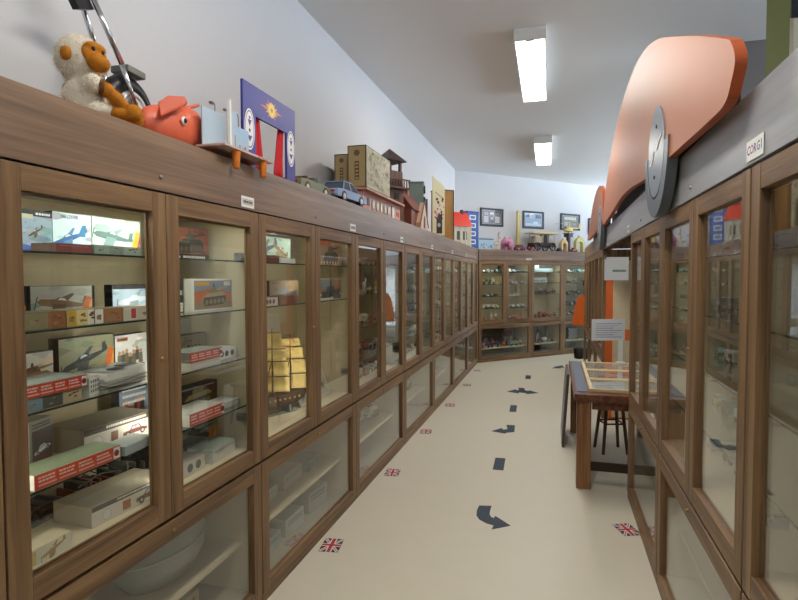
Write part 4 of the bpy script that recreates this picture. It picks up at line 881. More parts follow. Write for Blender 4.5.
def saloon(name, label, body, roof, L_=0.5, H_=0.15, Wd=0.19, open_top=False, cat='toy car', tyre='#1b1b1c', hub='#c9c9c9', trim=True):
    r = thing(name, label, cat)
    l = L_ / 2; zb = H_ * 0.2; zs = H_ * 0.60; zt = H_
    lo = [(-l, zb + H_ * .08), (-l * .97, zs * .92), (-l * .55, zs), (l * .45, zs), (l * .93, zs * .86), (l, zb + H_ * .12), (l * .97, zb), (l * .70, zb)]
    ra = L_ * 0.085
    for cx in (l * .58, -l * .58):
        for k in range(7):
            t = math.pi * k / 6; lo.append((cx + ra * math.cos(t), zb + ra * math.sin(t)))
    lo += [(-l * .97, zb)]
    MB().prism(lo, -Wd / 2, Wd / 2, 'y').build('body', body, r, bevel=0.004)
    if not open_top:
        m = MB(); g = MB()
        b = [(-l * .58, zs), (l * .42, zs), (l * .18, zt), (-l * .38, zt)]
        y0, y1 = Wd * .46, Wd * .36
        vs = []
        for (x, z), yy in zip(b, (y0, y0, y1, y1)): vs += [(x, -yy, z + 0.0002), (x, yy, z + 0.0002)]
        g._add(vs, [(0, 2, 4, 6), (1, 7, 5, 3), (2, 3, 5, 4), (0, 6, 7, 1), (4, 5, 7, 6), (0, 1, 3, 2)])
        g.build('windows', C('#3c4650', 0.12), r)
        m.box(-l * .40, l * .20, -y1 - .003, y1 + .003, zt - 0.001, zt + 0.007)
        for x0_, x1_ in ((-l * .58, -l * .38), (l * .42, l * .18), (-l * .08, -l * .07)):
            for s_ in (-1, 1): m.ring((x0_, s_ * (y0 + .001), zs), (x1_, s_ * (y1 + .001), zt), 0.004, 0.004, 6)
        m.build('roof', roof, r, bevel=0.002)
    else:
        MB().box(-l * .45, l * .2, -Wd * .4, Wd * .4, zs + 0.0002, zs + H_ * .05).build('interior', C('#3b2b26'), r)
        for x in (-l * .38, -l * .02): MB().box(x, x + l * .1, -Wd * .34, Wd * .34, zs + H_ * .052, zs + H_ * .22).build('seat', C('#6b4a3a'), r)
        m = MB(); m.M = Matrix.Translation((l * .25, 0, zs)) @ Matrix.Rotation(R(-25), 4, 'Y'); m.box(-0.002, 0.002, -Wd * .42, Wd * .42, 0.0, H_ * .32); m.build('windscreen', C('#9fb0b2', 0.1), r)
    for cx in (l * .58, -l * .58):
        for s_ in (-1, 1):
            w_ = MB().ring((cx, s_ * (Wd / 2 - 0.03), ra * .92), (cx, s_ * (Wd / 2 + 0.001), ra * .92), ra * .9, ra * .9, 20).build('wheel', C(tyre), r, bevel=0.002)
            MB().ring((cx, s_ * (Wd / 2 + 0.0012), ra * .92), (cx, s_ * (Wd / 2 + 0.004), ra * .92), ra * .5, ra * .42, 16).build('hub_cap', C(hub, 0.2), w_)
    if trim:
        for e_, nm in ((l, 'bumper'), (-l, 'bumper')):
            MB().box(min(e_, e_ * 1.02), max(e_, e_ * 1.02), -Wd * .48, Wd * .48, zb + H_ * .02, zb + H_ * .1).build(nm, CHROME, r)
        for s_ in (-1, 1):
            MB().ring((l * .955, s_ * Wd * .36, zs * .72), (l * 1.01, s_ * Wd * .36, zs * .72), H_ * .06, H_ * .06, 12).build('headlamp', C('#e2e0d0', 0.15), r)
            MB().box(-l * 1.005, -l * .95, s_ * Wd * .3 - .012, s_ * Wd * .3 + .012, zs * .65, zs * .8).build('tail_lamp', C('#a3272a', 0.2), r)
    return r
BLUEC = C('#8098c0', 0.25)
o = saloon('toy_car', 'pale blue tin saloon car on the fascia beside the old game box', BLUEC, BLUEC, 0.50, 0.145, 0.19); on_left(o, 1.31, 0.115, R(-3), 0.001)
o = saloon('toy_car', 'olive green open tin car behind the pale blue one', C('#6d7048', 0.3), C('#6d7048'), 0.42, 0.13, 0.17, True, hub='#d8cba8'); on_left(o, 0.83, 0.16, R(-2), 0.001)
o = saloon('toy_car', 'cream and black tin car just behind the pale blue car', C('#c8b48e', 0.3), C('#1f2326'), 0.30, 0.13, 0.15); on_left(o, 0.98, 0.345, R(0), 0.001)
# old game boxes
OLD = C('#b7a276'); DBR = C('#35231a')
def old_box(name, label, w, d, h, cover, side_text=True):
    r = thing(name, label, 'game box'); e = 0.001
    MB().box(0, w, 0, d, 0, h).build('box_body', DBR, r, bevel=0.002)
    m = MB(); mats = []; a = Art(m, mats, w, h); m.M = Matrix.Translation((0, -0.0004, 0)); rnd = random.Random(8)
    a.rect(0.006, w - 0.006, 0.006, h - 0.006, cover)
    for k in range(150):
        x, z = rnd.uniform(0.02, w - 0.04), rnd.uniform(0.02, h - 0.03); q = rnd.uniform(0.008, 0.028)
        a.poly([(x, z), (x + q, z + q * rnd.uniform(-.4, .4)), (x + q * .8, z + q), (x - q * .3, z + q * .6)], rnd.choice(['#8f8a66', '#b8b48e', '#a07a60', '#6e6f50', '#c4b690', '#9a8c7a', '#b5907a']))
    m.build('printed_cover', mats, r)
    m = MB(); mats = []; a = Art(m, mats, d, h)
    m.M = Matrix.Translation((-0.0004, d, 0)) @ Matrix.Rotation(R(-90), 4, 'Z')
    a.rect(0.008, d - 0.008, 0.008, h - 0.008, '#a58f64')
    a.poly(circ(d * .5, h * .82, d * .16, 12), '#6a5538')
    a.rect(d * .38, d * .62, h * .18, h * .62, '#5c4229')
    for k in range(5): a.rect(d * .42, d * .58, h * (.2 + .085 * k), h * (.245 + .085 * k), '#a58f64')
    m.build('printed_end', mats, r); return r
# long station building under it
stn = thing('toy_station', 'long salmon toy station building with arched windows under the old boxes', 'toy building')
w, d, h = 1.02, 0.30, 0.15
MB().box(0, w, 0, d, 0, h).build('walls', C('#c98d78'), stn)
m = MB(); m.prism([(-0.04, 0.0), (d + 0.02, 0.0), (d + 0.02, 0.012), (d * .5, 0.03), (-0.04, 0.016)], -0.03, w + 0.03, 'x'); m.M = Matrix.Identity(4)
rf = m.build('roof', C('#b3816c'), stn, bevel=0.002); rf.location = (0, 0, h + 0.0005)
for k in range(5):
    x = 0.20 + 0.105 * k; q = MB(); q.prism([(x, .03), (x + .07, .03), (x + .07, .09)] + [(x + .035 + .035 * math.cos(math.pi * j / 8), .09 + .025 * math.sin(math.pi * j / 8)) for j in range(1, 8)] + [(x, .09)], -0.003, -0.0003, 'y')
    wf = q.build('window', C('#7d6f60'), stn); q = MB(); q.prism([(x + .01, .038), (x + .06, .038), (x + .06, .09), (x + .035, .108), (x + .01, .09)], -0.0045, -0.0032, 'y'); q.build('pane', C('#b8b4a2', .2), wf)
q = MB().box(0.74, 0.83, -0.003, -0.0003, 0.004, 0.125).build('door_frame', C('#2b2524'), stn); MB().box(0.75, 0.82, -0.0045, -0.0032, 0.008, 0.118).build('door', C('#cfd0c6'), q)
MB().box(0.09, 0.15, -0.003, -0.0003, 0.05, 0.11).build('dark_window', C('#2b2320'), stn)
m = MB()
for x in (0.90, 0.95): m.box(x, x + .03, -0.003, -0.0003, .05, .09)
m.build('flower_panel', C('#a34a4c'), stn)
MB().box(-0.0035, -0.0003, 0.06, d - 0.04, 0.02, 0.12).build('end_panel', C('#c47a3c'), stn)
on_left(stn, 1.62, 0.06, 0, 0.0005)
ob = old_box('game_box', 'large old game box with faded illustrated cover on the toy station', 0.62, 0.15, 0.315, '#a9a582'); on_left(ob, 1.68, 0.055, 0, 0.183)
ob = old_box('game_box', 'narrow old game box with dark edges behind the illustrated one', 0.58, 0.12, 0.275, '#9a8c66'); on_left(ob, 1.76, 0.225, 0, 0.183)
# wooden church tower toy
tw = thing('toy_tower', 'dark brown wooden toy tower with open belfry and balcony', 'toy tower')
BRN = wood('toy_timber', '#3a251b', '#6e4a36', 'Z'); 
m = MB(); m.prism([(-0.11, 0), (0.11, 0), (0.085, 0.50), (-0.085, 0.50)], -0.09, 0.09, 'y'); m.build('tower_wall', BRN, tw)
b = MB(); b.box(-0.15, 0.15, -0.13, 0.13, 0.34, 0.355)
for x in [-.14 + .035 * k for k in range(9)]: b.box(x - .004, x + .004, -0.13, -0.122, 0.355, 0.42)
for y in [-.1 + .035 * k for k in range(7)]: b.box(-0.15, -0.142, y - .004, y + .004, 0.355, 0.42)
b.box(-0.15, 0.15, -0.132, -0.12, 0.42, 0.432); b.box(-0.152, -0.14, -0.13, 0.13, 0.42, 0.432); b.build('balcony', C('#5c4034'), tw)
m = MB()
for x in (-.07, .07):
    for y in (-.07, .07): m.box(x - .012, x + .012, y - .012, y + .012, 0.50, 0.60)
m.box(-.085, .085, -.085, .085, .50, .508); m.build('belfry_post', BRN, tw)
m = MB(); m._add([(-.12, -.12, .60), (.12, -.12, .60), (.12, .12, .60), (-.12, .12, .60), (0, 0, .73)], [(0, 1, 4), (1, 2, 4), (2, 3, 4), (3, 0, 4), (3, 2, 1, 0)]); m.build('pyramid_roof', C('#3c2a26'), tw)
for z in (.12, .24): MB().box(-.03, .03, -.094, -.0902, z, z + .06).build('window', C('#201613'), tw)
on_left(tw, 2.83, 0.215, R(-30), 0.0005)
# brown house with beige gable
hs = thing('toy_house', 'red brown toy house with a beige pointed gable front', 'toy house')
MB().box(0, 0.62, 0, 0.30, 0, 0.20).build('walls', C('#7a4434'), hs)
m = MB(); m.prism([(-0.02, 0.2), (0.15, 0.42), (0.32, 0.2)], 0.0, 0.62, 'x'); m.build('roof', C('#6e3428'), hs)
m = MB(); m.prism([(0.20, 0), (0.54, 0), (0.54, .08), (0.37, 0.31), (0.20, .08)], -0.05, -0.001, 'y'); g_ = m.build('gable', C('#c7a68c'), hs)
m = MB(); m.prism([(0.18, .07), (0.37, 0.335), (0.56, .07), (0.56, .045), (0.37, .31), (0.18, .045)], -0.055, -0.0502, 'y'); m.build('barge_board', C('#5c3226'), hs)
MB().prism([(.34, 0.03), (.4, .03), (.4, .13), (.37, .165), (.34, .13)], -0.053, -0.0502, 'y').build('doorway', C('#2c1c18'), hs)
m = MB().box(0.30, 0.36, 0.12, 0.18, 0.3, 0.46); m.build('chimney', C('#8a5444'), hs)
on_left(hs, 3.22, 0.10, 0, 0.0005)
fl_ = thing('straw_figure', 'straw yellow figure in a brown pot behind the tower roof', 'toy figure')
MB().lathe([(0.03, 0), (0.045, 0.10), (0.055, 0.40), (0.06, 0.52)], n=14).build('pot', C('#5a3a2a'), fl_, True); blob('straw_head', [((0, 0, 0.56), (0.075, 0.07, 0.05), None), ((0.02, 0, 0.60), (0.045, 0.04, 0.035), None)], plaster('straw', '#c9a86a', scale=60, var=.2), fl_, 0.007, 900, .014, 9)
on_left(fl_, 3.085, 0.36, 0, 0.0005)
sp = thing('toy_box', 'grey green upright toy box with two black discs', 'toy')
MB().box(-0.085, 0.085, -0.07, 0.07, 0, 0.60).build('case', C('#6c7a72'), sp, bevel=0.004)
for z in (0.40, 0.535): MB().ring((0.0855, 0, z), (0.105, 0, z), 0.052, 0.046, 20).build('disc', BLACK, sp)
MB().box(-0.09, 0.09, -0.075, 0.075, 0.6005, 0.62).build('lid', C('#5a675f'), sp)
on_left(sp, 4.12, 0.27, R(-80), 0.0005)
o = K('carton', 'dark olive carton between the beige gable and the tall card', 0.12, 0.47, 0.14, '#5a503c', '#4a4232', cat='box'); on_left(o, 4.42, 0.25, R(-40), 0.0005)
cd = thing('display_card', 'tall cream card printed with pink flowers and dark figures', 'card')
m = MB(); m.prism([(0, 0), (0.19, 0), (0.19, 0.57), (0.13, 0.62), (0.05, 0.66), (0.0, 0.69)], 0, 0.006, 'y'); m.build('card', C('#cfc8a4'), cd)
m = MB(); mats = []; a = Art(m, mats, .19, .66); rnd = random.Random(4)
a.rect(.06, .15, .02, .26, '#38302c'); a.poly(circ(.10, .12, .025, 10), '#a89aa0')
for k in range(26):
    a.poly(circ(rnd.uniform(.04, .17), rnd.uniform(.2, .44), rnd.uniform(.008, .02), 8), rnd.choice(['#8a3a4a', '#c98a98', '#3c2c30', '#b56a78', '#d8c4c0']))
a.poly([(.04, .5), (.17, .43), (.17, .437), (.04, .51)], '#5c3a3a')
m.build('flower_print', mats, cd)
MB().prism([(0.006, 0), (0.12, 0), (0.006, 0.3)], 0.09, 0.095, 'x').build('prop', C('#a89a70'), cd)
on_left(cd, 4.12, 0.075, R(-38), 0.0005)
o = thing('wooden_cupboard', 'tall ochre wooden toy cupboard beside the tall printed card', 'toy cupboard')
MB().box(-0.10, 0.13, -0.10, 0.10, 0, 0.66).build('case', wood('ochre_wood', '#a8743a', '#c9954e', 'Z'), o, bevel=0.003); MB().box(-0.105, 0.14, -0.105, 0.105, 0.6605, 0.675).build('top', C('#6e4a2a'), o)
MB().box(0.1305, 0.14, -0.105, 0.105, 0, 0.66).build('dark_edge', C('#3c2c20'), o)
on_left(o, 5.15, 0.18, R(-48), 0.0005)
dh = thing('dolls_house', 'white dolls house with bright red roof beside the blue block', 'dolls house')
MB().box(-0.16, 0.16, -0.12, 0.12, 0, 0.32).build('walls', C('#d8d4c4'), dh)
m = MB(); m.prism([(-0.15, .32), (0, .56), (.15, .32)], -0.19, 0.19, 'x'); m.build('roof', C('#c8321f'), dh)
for x in (-0.10, 0.02): MB().box(x, x + .08, -.123, -.1203, .1, .24).build('window', C('#6e7268'), dh)
m = MB(); m.box(-.17, .17, -.16, -.121, 0, .012)
for x in (-.16, -.05, .05, .15): m.box(x - .008, x + .008, -.16, -.145, .012, .30)
m.build('porch', C('#cfcabb'), dh); MB().box(.06, .1, -.02, .02, .5, .6).build('chimney', C('#3a2a26'), dh)
on_left(dh, 6.72, 0.22, R(-45), 0.0005)
bb = thing('toy_tower_block', 'blue toy tower block with white framed windows in the corner', 'toy building')
MB().box(-0.13, 0.13, -0.1, 0.1, 0, 0.62).build('block', C('#33549a'), bb)
for j in range(4): q = MB().box(-0.08, 0.06, -.104, -.1003, .07 + .14 * j, .15 + .14 * j).build('window', C('#d4dade'), bb); MB().box(-.06, .04, -.106, -.1043, .085 + .14 * j, .135 + .14 * j).build('pane', C('#5a6f8c', .2), q)
MB().box(-.135, .135, -.105, .105, .6205, .635).build('roof', C('#27406f'), bb)
on_left(bb, 7.38, 0.13, R(-40), 0.0005)

# ------------------------------------------------------------------ toys on top of the back cabinets
def on_back(o, x, y, rz=0, dz=0.0): return put(o, BACK, x, y, TOPZ + dz, rz)
o = thing('picture_board', 'pale blue picture board standing at the left end of the back top', 'picture board')
MB().box(0, 0.34, 0, 0.01, 0, 0.22).build('board', C('#a9c3d6'), o); m = MB(); mats = []; a = Art(m, mats, .34, .22); rnd = random.Random(2)
a.rect(.01, .33, .18, .2, '#4a5a70')
for k in range(26): a.poly(circ(rnd.uniform(.03, .31), rnd.uniform(.02, .1), rnd.uniform(.008, .02), 8), rnd.choice(['#6f93b0', '#cfd8da', '#88a9c0', '#5a7896']))
m.build('picture', mats, o); MB().box(0.05, 0.29, 0.0105, 0.09, 0, 0.01).build('foot', C('#8898a0'), o); on_back(o, 0.10, 0.14, R(-4), 0.0005)
o = thing('toy_reindeer', 'white and tan toy reindeer standing beside the pink pig', 'toy animal')
blob('body', [((0, 0, 0.10), (0.05, 0.03, 0.035), None), ((0.045, 0, 0.16), (0.016, 0.016, 0.06), None), ((0.065, 0, 0.225), (0.032, 0.018, 0.02), None)], C('#c9b9a0'), o, 0.006)
for x in (-.03, .03):
    for y in (-.017, .017): MB().ring((x, y, 0), (x, y, .09), .008, .011, 8).build('leg', C('#d8d4c8'), o)
for s_ in (-1, 1): MB().tube([(.05, s_ * .01, .24), (.04, s_ * .04, .29), (.06, s_ * .06, .33)], .005, 6).tube([(.045, s_ * .03, .275), (.07, s_ * .04, .30)], .004, 6).build('antler', C('#b59a6a'), o)
on_back(o, 0.50, 0.13, R(-30), 0.0005)
o = thing('toy_pig', 'pink toy pig with a dark bow on the back cabinet top', 'toy pig'); PINK = C('#d08aa8')
blob('body', [((0, 0, 0.125), (0.13, 0.11, 0.11), None), ((-0.05, -0.07, 0.14), (0.07, 0.06, 0.07), None)], PINK, o, 0.008)
for x in (-.07, .07):
    for y in (-.05, .05): MB().ring((x, y, 0), (x, y, .06), .03, .036, 12).build('leg', PINK, o)
MB().ring((-.06, -.15, .135), (-.055, -.12, .135), .03, .032, 14).build('snout', C('#b56a8c'), o)
for s_ in (-1, 1): MB().prism([(-.05 + s_ * .05 - .025, .20), (-.05 + s_ * .05 + .025, .20), (-.05 + s_ * .065, .255)], -.08, -.065, 'y').build('ear', PINK, o)
m = MB(); m.prism([(-.13, .06), (-.13, .12), (-.09, .09)], -.135, -.122, 'y'); m.prism([(-.05, .06), (-.05, .12), (-.09, .09)], -.135, -.122, 'y'); m.build('bow', C('#2a2330'), o)
on_back(o, 0.80, 0.17, R(-6), 0.0005)
o = saloon('toy_car', 'dark red toy car on the back cabinet top near the pink pig', C('#7a2030', .25), C('#7a2030'), 0.30, 0.10, 0.11); on_back(o, 1.06, 0.10, R(3), 0.001)
o = thing('height_pole', 'tall pale yellow pole standing on the back cabinets between the pictures', 'pole')
MB().box(-.035, .035, -.02, .02, .02, .78).build('pole', C('#cdbb7c'), o); MB().box(-.06, .06, -.05, .05, 0, .0198).build('base', C('#a8965c'), o); on_back(o, 1.22, 0.33, R(2), 0.0005)
o = thing('toy_carriage', 'large toy carriage with beige canopy and dark interior, back cabinet top', 'toy carriage')
m = MB(); m.prism([(-.26, .09), (.26, .09), (.28, .16), (-.28, .16)], -.09, .09, 'y'); m.build('chassis', C('#3a302c'), o)
for x in (-.24, -.04, .12, .25):
    for y in (-.08, .08): MB().ring((x, y, .16), (x, y, .335), .009, .009, 8).build('canopy_post', C('#c9b68c'), o)
m = MB(); m.prism([(-.36, .335), (.36, .335), (.30, .36), (.12, .385), (-.12, .385), (-.30, .36)], -.13, .13, 'y'); m.build('canopy', C('#cfbd92'), o)
MB().box(-.2, -.05, -.07, .07, .1605, .29).build('cabin', C('#b8aa92'), o); MB().box(.0, .1, -.06, .06, .1605, .32).build('dark_panel', DARK, o)
for x in (-.19, .19):
    for y in (-.105, .105): w_ = MB().torus((x, y, .085), .07, .013, 'y', 24, 8).build('wheel', C('#2d2422'), o)
    m = MB()
    for y in (-.105, .105):
        for k in range(4): t = math.pi * k / 4; m.tube([(x + .066 * math.cos(t), y, .085 + .066 * math.sin(t)), (x - .066 * math.cos(t), y, .085 - .066 * math.sin(t))], .004, 5)
    m.tube([(x, -.105, .085), (x, .105, .085)], .007, 8); m.build('spokes', C('#5a3a2c'), o)
on_back(o, 1.68, 0.17, R(-3), 0.001)
for i, (x, c, lb) in enumerate([(1.40, '#a33a3c', 'small crimson toy car in front of the beige carriage'), (1.98, '#34425c', 'small navy toy car right of the beige carriage')]):
    o = saloon('toy_car', lb, C(c, .25), C(c), .16, .06, .065); on_back(o, (1.32 if i == 0 else 2.03), 0.05, R(4) if i == 0 else R(80), 0.001)
o = thing('toy_helicopter', 'yellow toy helicopter held up on a stand, back cabinet top', 'toy helicopter'); YEL = C('#d8bb4e', .35)
blob('fuselage', [((0, 0, .46), (.13, .055, .06), None), ((-.08, 0, .45), (.07, .05, .05), None), ((.18, 0, .485), (.12, .018, .018), None), ((.30, 0, .50), (.06, .010, .012), None)], YEL, o, .008)
m = MB(); m.prism([(.31, .49), (.37, .49), (.385, .60), (.345, .60)], -.006, .006, 'y'); m.build('tail_fin', YEL, o)
m = MB(); m.ring((0, 0, .515), (0, 0, .575), .01, .01, 10); m.ring((0, 0, .575), (0, 0, .585), .02, .02, 12); m.build('mast', STEEL, o)
for k in range(3):
    m = MB(); m.M = Matrix.Rotation(R(10 + 120 * k), 4, 'Z'); m.box(.02, .27, -.016, .016, .577, .582); m.build('rotor_blade', C('#c9b25a'), o)
m = MB(); m.tube([(-.12, -.05, .375), (.10, -.05, .375)], .007, 8); m.tube([(-.12, .05, .375), (.10, .05, .375)], .007, 8)
for x in (-.06, .05):
    for s_ in (-1, 1): m.tube([(x, s_ * .05, .375), (x, s_ * .03, .42)], .005, 6)
m.build('skid', C('#4a4438'), o); MB().ell((-.1, 0, .468), (.05, .048, .036), 0, 14, 9).build('cockpit_glass', C('#6f8290', .1), o, True)
MB().box(-.06, .06, -.065, .065, .30, .3675).box(-.03, .03, -.03, .03, .02, .2995).box(-.09, .09, -.08, .08, 0, .0198).build('stand', C('#4a3c34'), o)
on_back(o, 2.40, 0.155, R(4), 0.0005)
def arch_toy(name, label, col, w, h):
    r = thing(name, label, 'toy'); pts = [(-w / 2, 0), (-w / 2, h * .6)]
    pts += [(w / 2 * math.cos(math.pi - math.pi * k / 10), h * .6 + h * .4 * math.sin(math.pi * k / 10)) for k in range(1, 10)] + [(w / 2, h * .6), (w / 2, 0), (w * .28, 0), (w * .28, h * .5)]
    pts += [(w * .28 * math.cos(math.pi * k / 8), h * .5 + h * .2 * math.sin(math.pi * k / 8)) for k in range(1, 8)] + [(-w * .28, h * .5), (-w * .28, 0)]
    MB().prism(pts, -.04, .04, 'y').build('arch', col, r, bevel=.003); pass
    MB().ell((0, 0, h * 1.06), (.03, .03, .03), 0, 12, 8).build('finial', C('#d8d0b0'), r, True); return r
o = arch_toy('toy_arch', 'pale yellow toy arch under the yellow helicopter, right side', C('#d9d08c'), .24, .30); on_back(o, 2.66, 0.11, R(-3), 0.0005)
o = arch_toy('toy_arch', 'cream and orange toy arch under the helicopter nose', C('#d8b888'), .20, .24); on_back(o, 2.20, 0.10, R(6), 0.0005)
for x, y, c, lb in [(2.43, .033, '#a83a34', 'small red toy car between the two toy arches'), (2.88, .10, '#b5443c', 'red toy car at the right end of the back cabinet top'), (3.1, .2, '#3a4a7a', 'dark blue toy car at the far right of the back top')]:
    o = saloon('toy_car', lb, C(c, .25), C(c), .17, .075, .07); on_back(o, x, y, R(8), 0.001)

# framed pictures on the back wall
def wall_frame(x0, x1, z0, z1, label, mat_c, items, bg):
    r = thing('framed_print', label, 'picture frame'); w, h = x1 - x0, z1 - z0
    m = MB(); f = .035; m.box(0, w, 0, .022, 0, f); m.box(0, w, 0, .022, h - f, h); m.box(0, f, 0, .022, f, h - f); m.box(w - f, w, 0, .022, f, h - f); m.build('frame', C('#25242a', .3), r)
    p = MB(); mats = [C(mat_c)]; p.box(f, w - f, .012, .02, f, h - f); a = Art(p, mats); p.M = Matrix.Translation((0, .0118, 0)); a.k = 0
    a.rect(f, w - f, f, h - f, mat_c); a.rect(f + .02, w - f - .02, f + .02, h - f - .02, bg)
    for (u0, u1, v0, v1, c) in items: a.rect(w * u0, w * u1, h * v0, h * v1, c)
    p.build('picture', mats, r); g = MB().box(f - .002, w - f + .002, .006, .008, f - .002, h - f + .002).build('glass_pane', GLASS, r); put(r, BACK, x0, 0.4285, z0); return r
wall_frame(0.375, 0.933, 2.51, 2.85, 'dark framed set of cards on purple grey, left picture on the back wall', '#8a8488', [(.18, .34, .62, .78, '#8d8a90'), (.42, .58, .66, .78, '#d8d6d0'), (.66, .82, .62, .78, '#9a959a'), (.15, .36, .2, .54, '#c8c4c0'), (.44, .58, .38, .5, '#d8d6d0'), (.64, .84, .2, .56, '#cfc9c4')], '#5d4a55')
wall_frame(1.437, 2.0, 2.51, 2.855, 'dark framed pale blue print, middle picture on the back wall', '#8f949c', [(.15, .3, .64, .8, '#3a3a40'), (.36, .5, .6, .84, '#e0e0de'), (.42, .46, .62, .8, '#33343a'), (.6, .86, .6, .8, '#33363c'), (.15, .86, .16, .3, '#c9d4e4'), (.5, .72, .3, .4, '#dfe4ea')], '#8fa3c8')
wall_frame(2.472, 3.042, 2.52, 2.86, 'dark framed print behind the yellow helicopter, right picture on the back wall', '#85858a', [(.2, .8, .62, .8, '#c9c29a'), (.2, .5, .25, .5, '#a9a08a'), (.58, .8, .25, .55, '#6a6a70')], '#575560')
wall_frame(3.30, 3.86, 2.45, 2.80, 'dark picture frame partly hidden by the orange board, back wall', '#b8b8b8', [(.2, .8, .3, .7, '#8a8a90')], '#4a4a52')

# ------------------------------------------------------------------ paper tags on the fascias
def paper_tag(fr, x, z, w, h, label, words=None, wc='#2a2a3a', y=-0.0052, sz=None):
    r = thing('paper_tag', label, 'paper tag'); m = MB().box(-w / 2, w / 2, -0.0012, 0, 0, h).build('paper', C('#ecebe6', .7), r)
    p = MB(); mats = []; a = Art(p, mats); p.M = Matrix.Translation((-w / 2, -0.0013, 0))
    if words:
        if isinstance(words, str): a.text(words, sz or h * .5, w / 2, h * .5, wc)
        else:
            for ch, u, c in words: a.text(ch, sz or h * .5, w * u, h * .5, c)
    else:
        a.poly([(w * .08, h * .3), (w * .12, h * .25), (w * .88, h * .25), (w * .92, h * .3), (w * .92, h * .7), (w * .88, h * .75), (w * .12, h * .75), (w * .08, h * .7)], '#a9a298'); a.poly([(w * .11, h * .32), (w * .89, h * .32), (w * .89, h * .68), (w * .11, h * .68)], '#e0ddd4'); a.lines(w * .15, w * .86, h * .62, 1, '#4a443c', h * .24)
    p.build('lettering', mats, r); put(r, fr, x, y, z); return r
for s_, lb in zip([-0.10, 1.225, 2.46, 3.73, 5.0, 6.2, 7.2], ['cream paper tag with an outlined name, above the second door', 'small white paper tag above the narrow fourth door', 'small white paper tag above the sixth door on the left', 'tiny white paper tag on the left fascia below the tall card', 'tiny white paper tag on the left fascia below the ochre cupboard', 'tiny white paper tag on the left fascia below the red roof', 'tiny white paper tag at the far end of the left fascia']):
    paper_tag(LEFT, s_, 1.857, 0.105 if s_ < 2 else 0.09, 0.048 if s_ < 2 else 0.046, lb)
paper_tag(BACK, 1.19, 1.862, 0.13, 0.03, 'pinkish paper strip on the back fascia', None)
paper_tag(RIGHT, 0.632, 1.857, 0.128, 0.054, 'white paper tag lettered in coloured capitals on the right fascia', [('C', .14, '#2c3a7a'), ('O', .33, '#b5506a'), ('R', .52, '#3a4a9a'), ('G', .72, '#2f7a8a'), ('I', .89, '#2c3a7a')], sz=0.034)
paper_tag(RIGHT, -0.585, 1.857, 0.12, 0.05, 'white paper tag on the right fascia beside the tyre of the orange car')
paper_tag(RIGHT, -1.95, 1.862, 0.12, 0.05, 'pale paper tag on the right fascia above the table end')

# ------------------------------------------------------------------ floor stickers
NAVY = C('#1c2236'); SLATE = C('#2d3a48', .6); FRED = C('#b3202c'); FWHT = C('#e2ded6')
flag_proto = None
def flag(x, y, rz, label, group=None):
    global flag_proto
    if flag_proto is None:
        m = MB(); L_, H_ = .158, .112; t = [0.0012]
        def q(pts, mi):
            t[0] += .00012; m.poly([(u, v, t[0]) for u, v in pts], mi)
        m.box(-L_ / 2, L_ / 2, -H_ / 2, H_ / 2, 0.0002, .0012, 0)
        def band(p0, p1, w):
            d = (Vector(p1) - Vector(p0)).normalized(); n = Vector((-d.y, d.x)) * w / 2; p0, p1 = Vector(p0), Vector(p1)
            a = Art(None, None, L_, H_); pts = a.clip([((p + L2).x, (p + L2).y) for p in (p0 + n, p0 - n, p1 - n, p1 + n)])
            return [(u - L_ / 2, v - H_ / 2) for u, v in pts]
        L2 = Vector((L_ / 2, H_ / 2)); e = 1.2
        for sg in (-1, 1): q(band((-L_ / 2 * e, -sg * H_ / 2 * e), (L_ / 2 * e, sg * H_ / 2 * e), .019), 2)
        for sg in (-1, 1): q(band((-L_ / 2 * e, -sg * H_ / 2 * e), (L_ / 2 * e, sg * H_ / 2 * e), .006), 1)
        q(band((-L_, 0), (L_, 0), .034), 2); q(band((0, -L_), (0, L_), .034), 2); q(band((-L_, 0), (L_, 0), .020), 1); q(band((0, -L_), (0, L_), .020), 1)
        flag_proto = m.build('flag_sticker', [NAVY, FRED, FWHT]); o = flag_proto
    else:
        o = flag_proto.copy(); COL.objects.link(o)
    tag(o, label, 'floor sticker', group or 'union flag stickers along the left cabinets'); putw(o, x, y, 0, rz); return o
FLB = ['union flag sticker on the floor, nearest the camera on the left', 'union flag sticker on the floor, second along the left cabinets', 'union flag sticker on the floor, third along the left cabinets', 'union flag sticker on the floor, fourth along the left cabinets', 'union flag sticker on the floor, fifth along the left cabinets', 'union flag sticker on the floor, farthest along the left cabinets']
for (x, y), lb in zip([(-0.393, 3.135), (-0.054, 4.323), (0.268, 5.484), (0.614, 6.629), (0.972, 7.864), (1.288, 9.088)], FLB): flag(x, y, R(82), lb)
o = flag(1.393, 3.325, R(96), 'union flag sticker on the floor beside the right cabinets', 'union flag stickers along the right cabinets')
def arrow(name, label, pts, cat='floor sticker'):
    m = MB(); m.prism(pts, 0.0003, 0.0016, 'z'); o = m.build(name, SLATE); return tag(o, label, cat)
def local(pts):
    cx = sum(p[0] for p in pts) / len(pts); cy = sum(p[1] for p in pts) / len(pts); return (cx, cy), [(x - cx, y - cy) for x, y in pts]
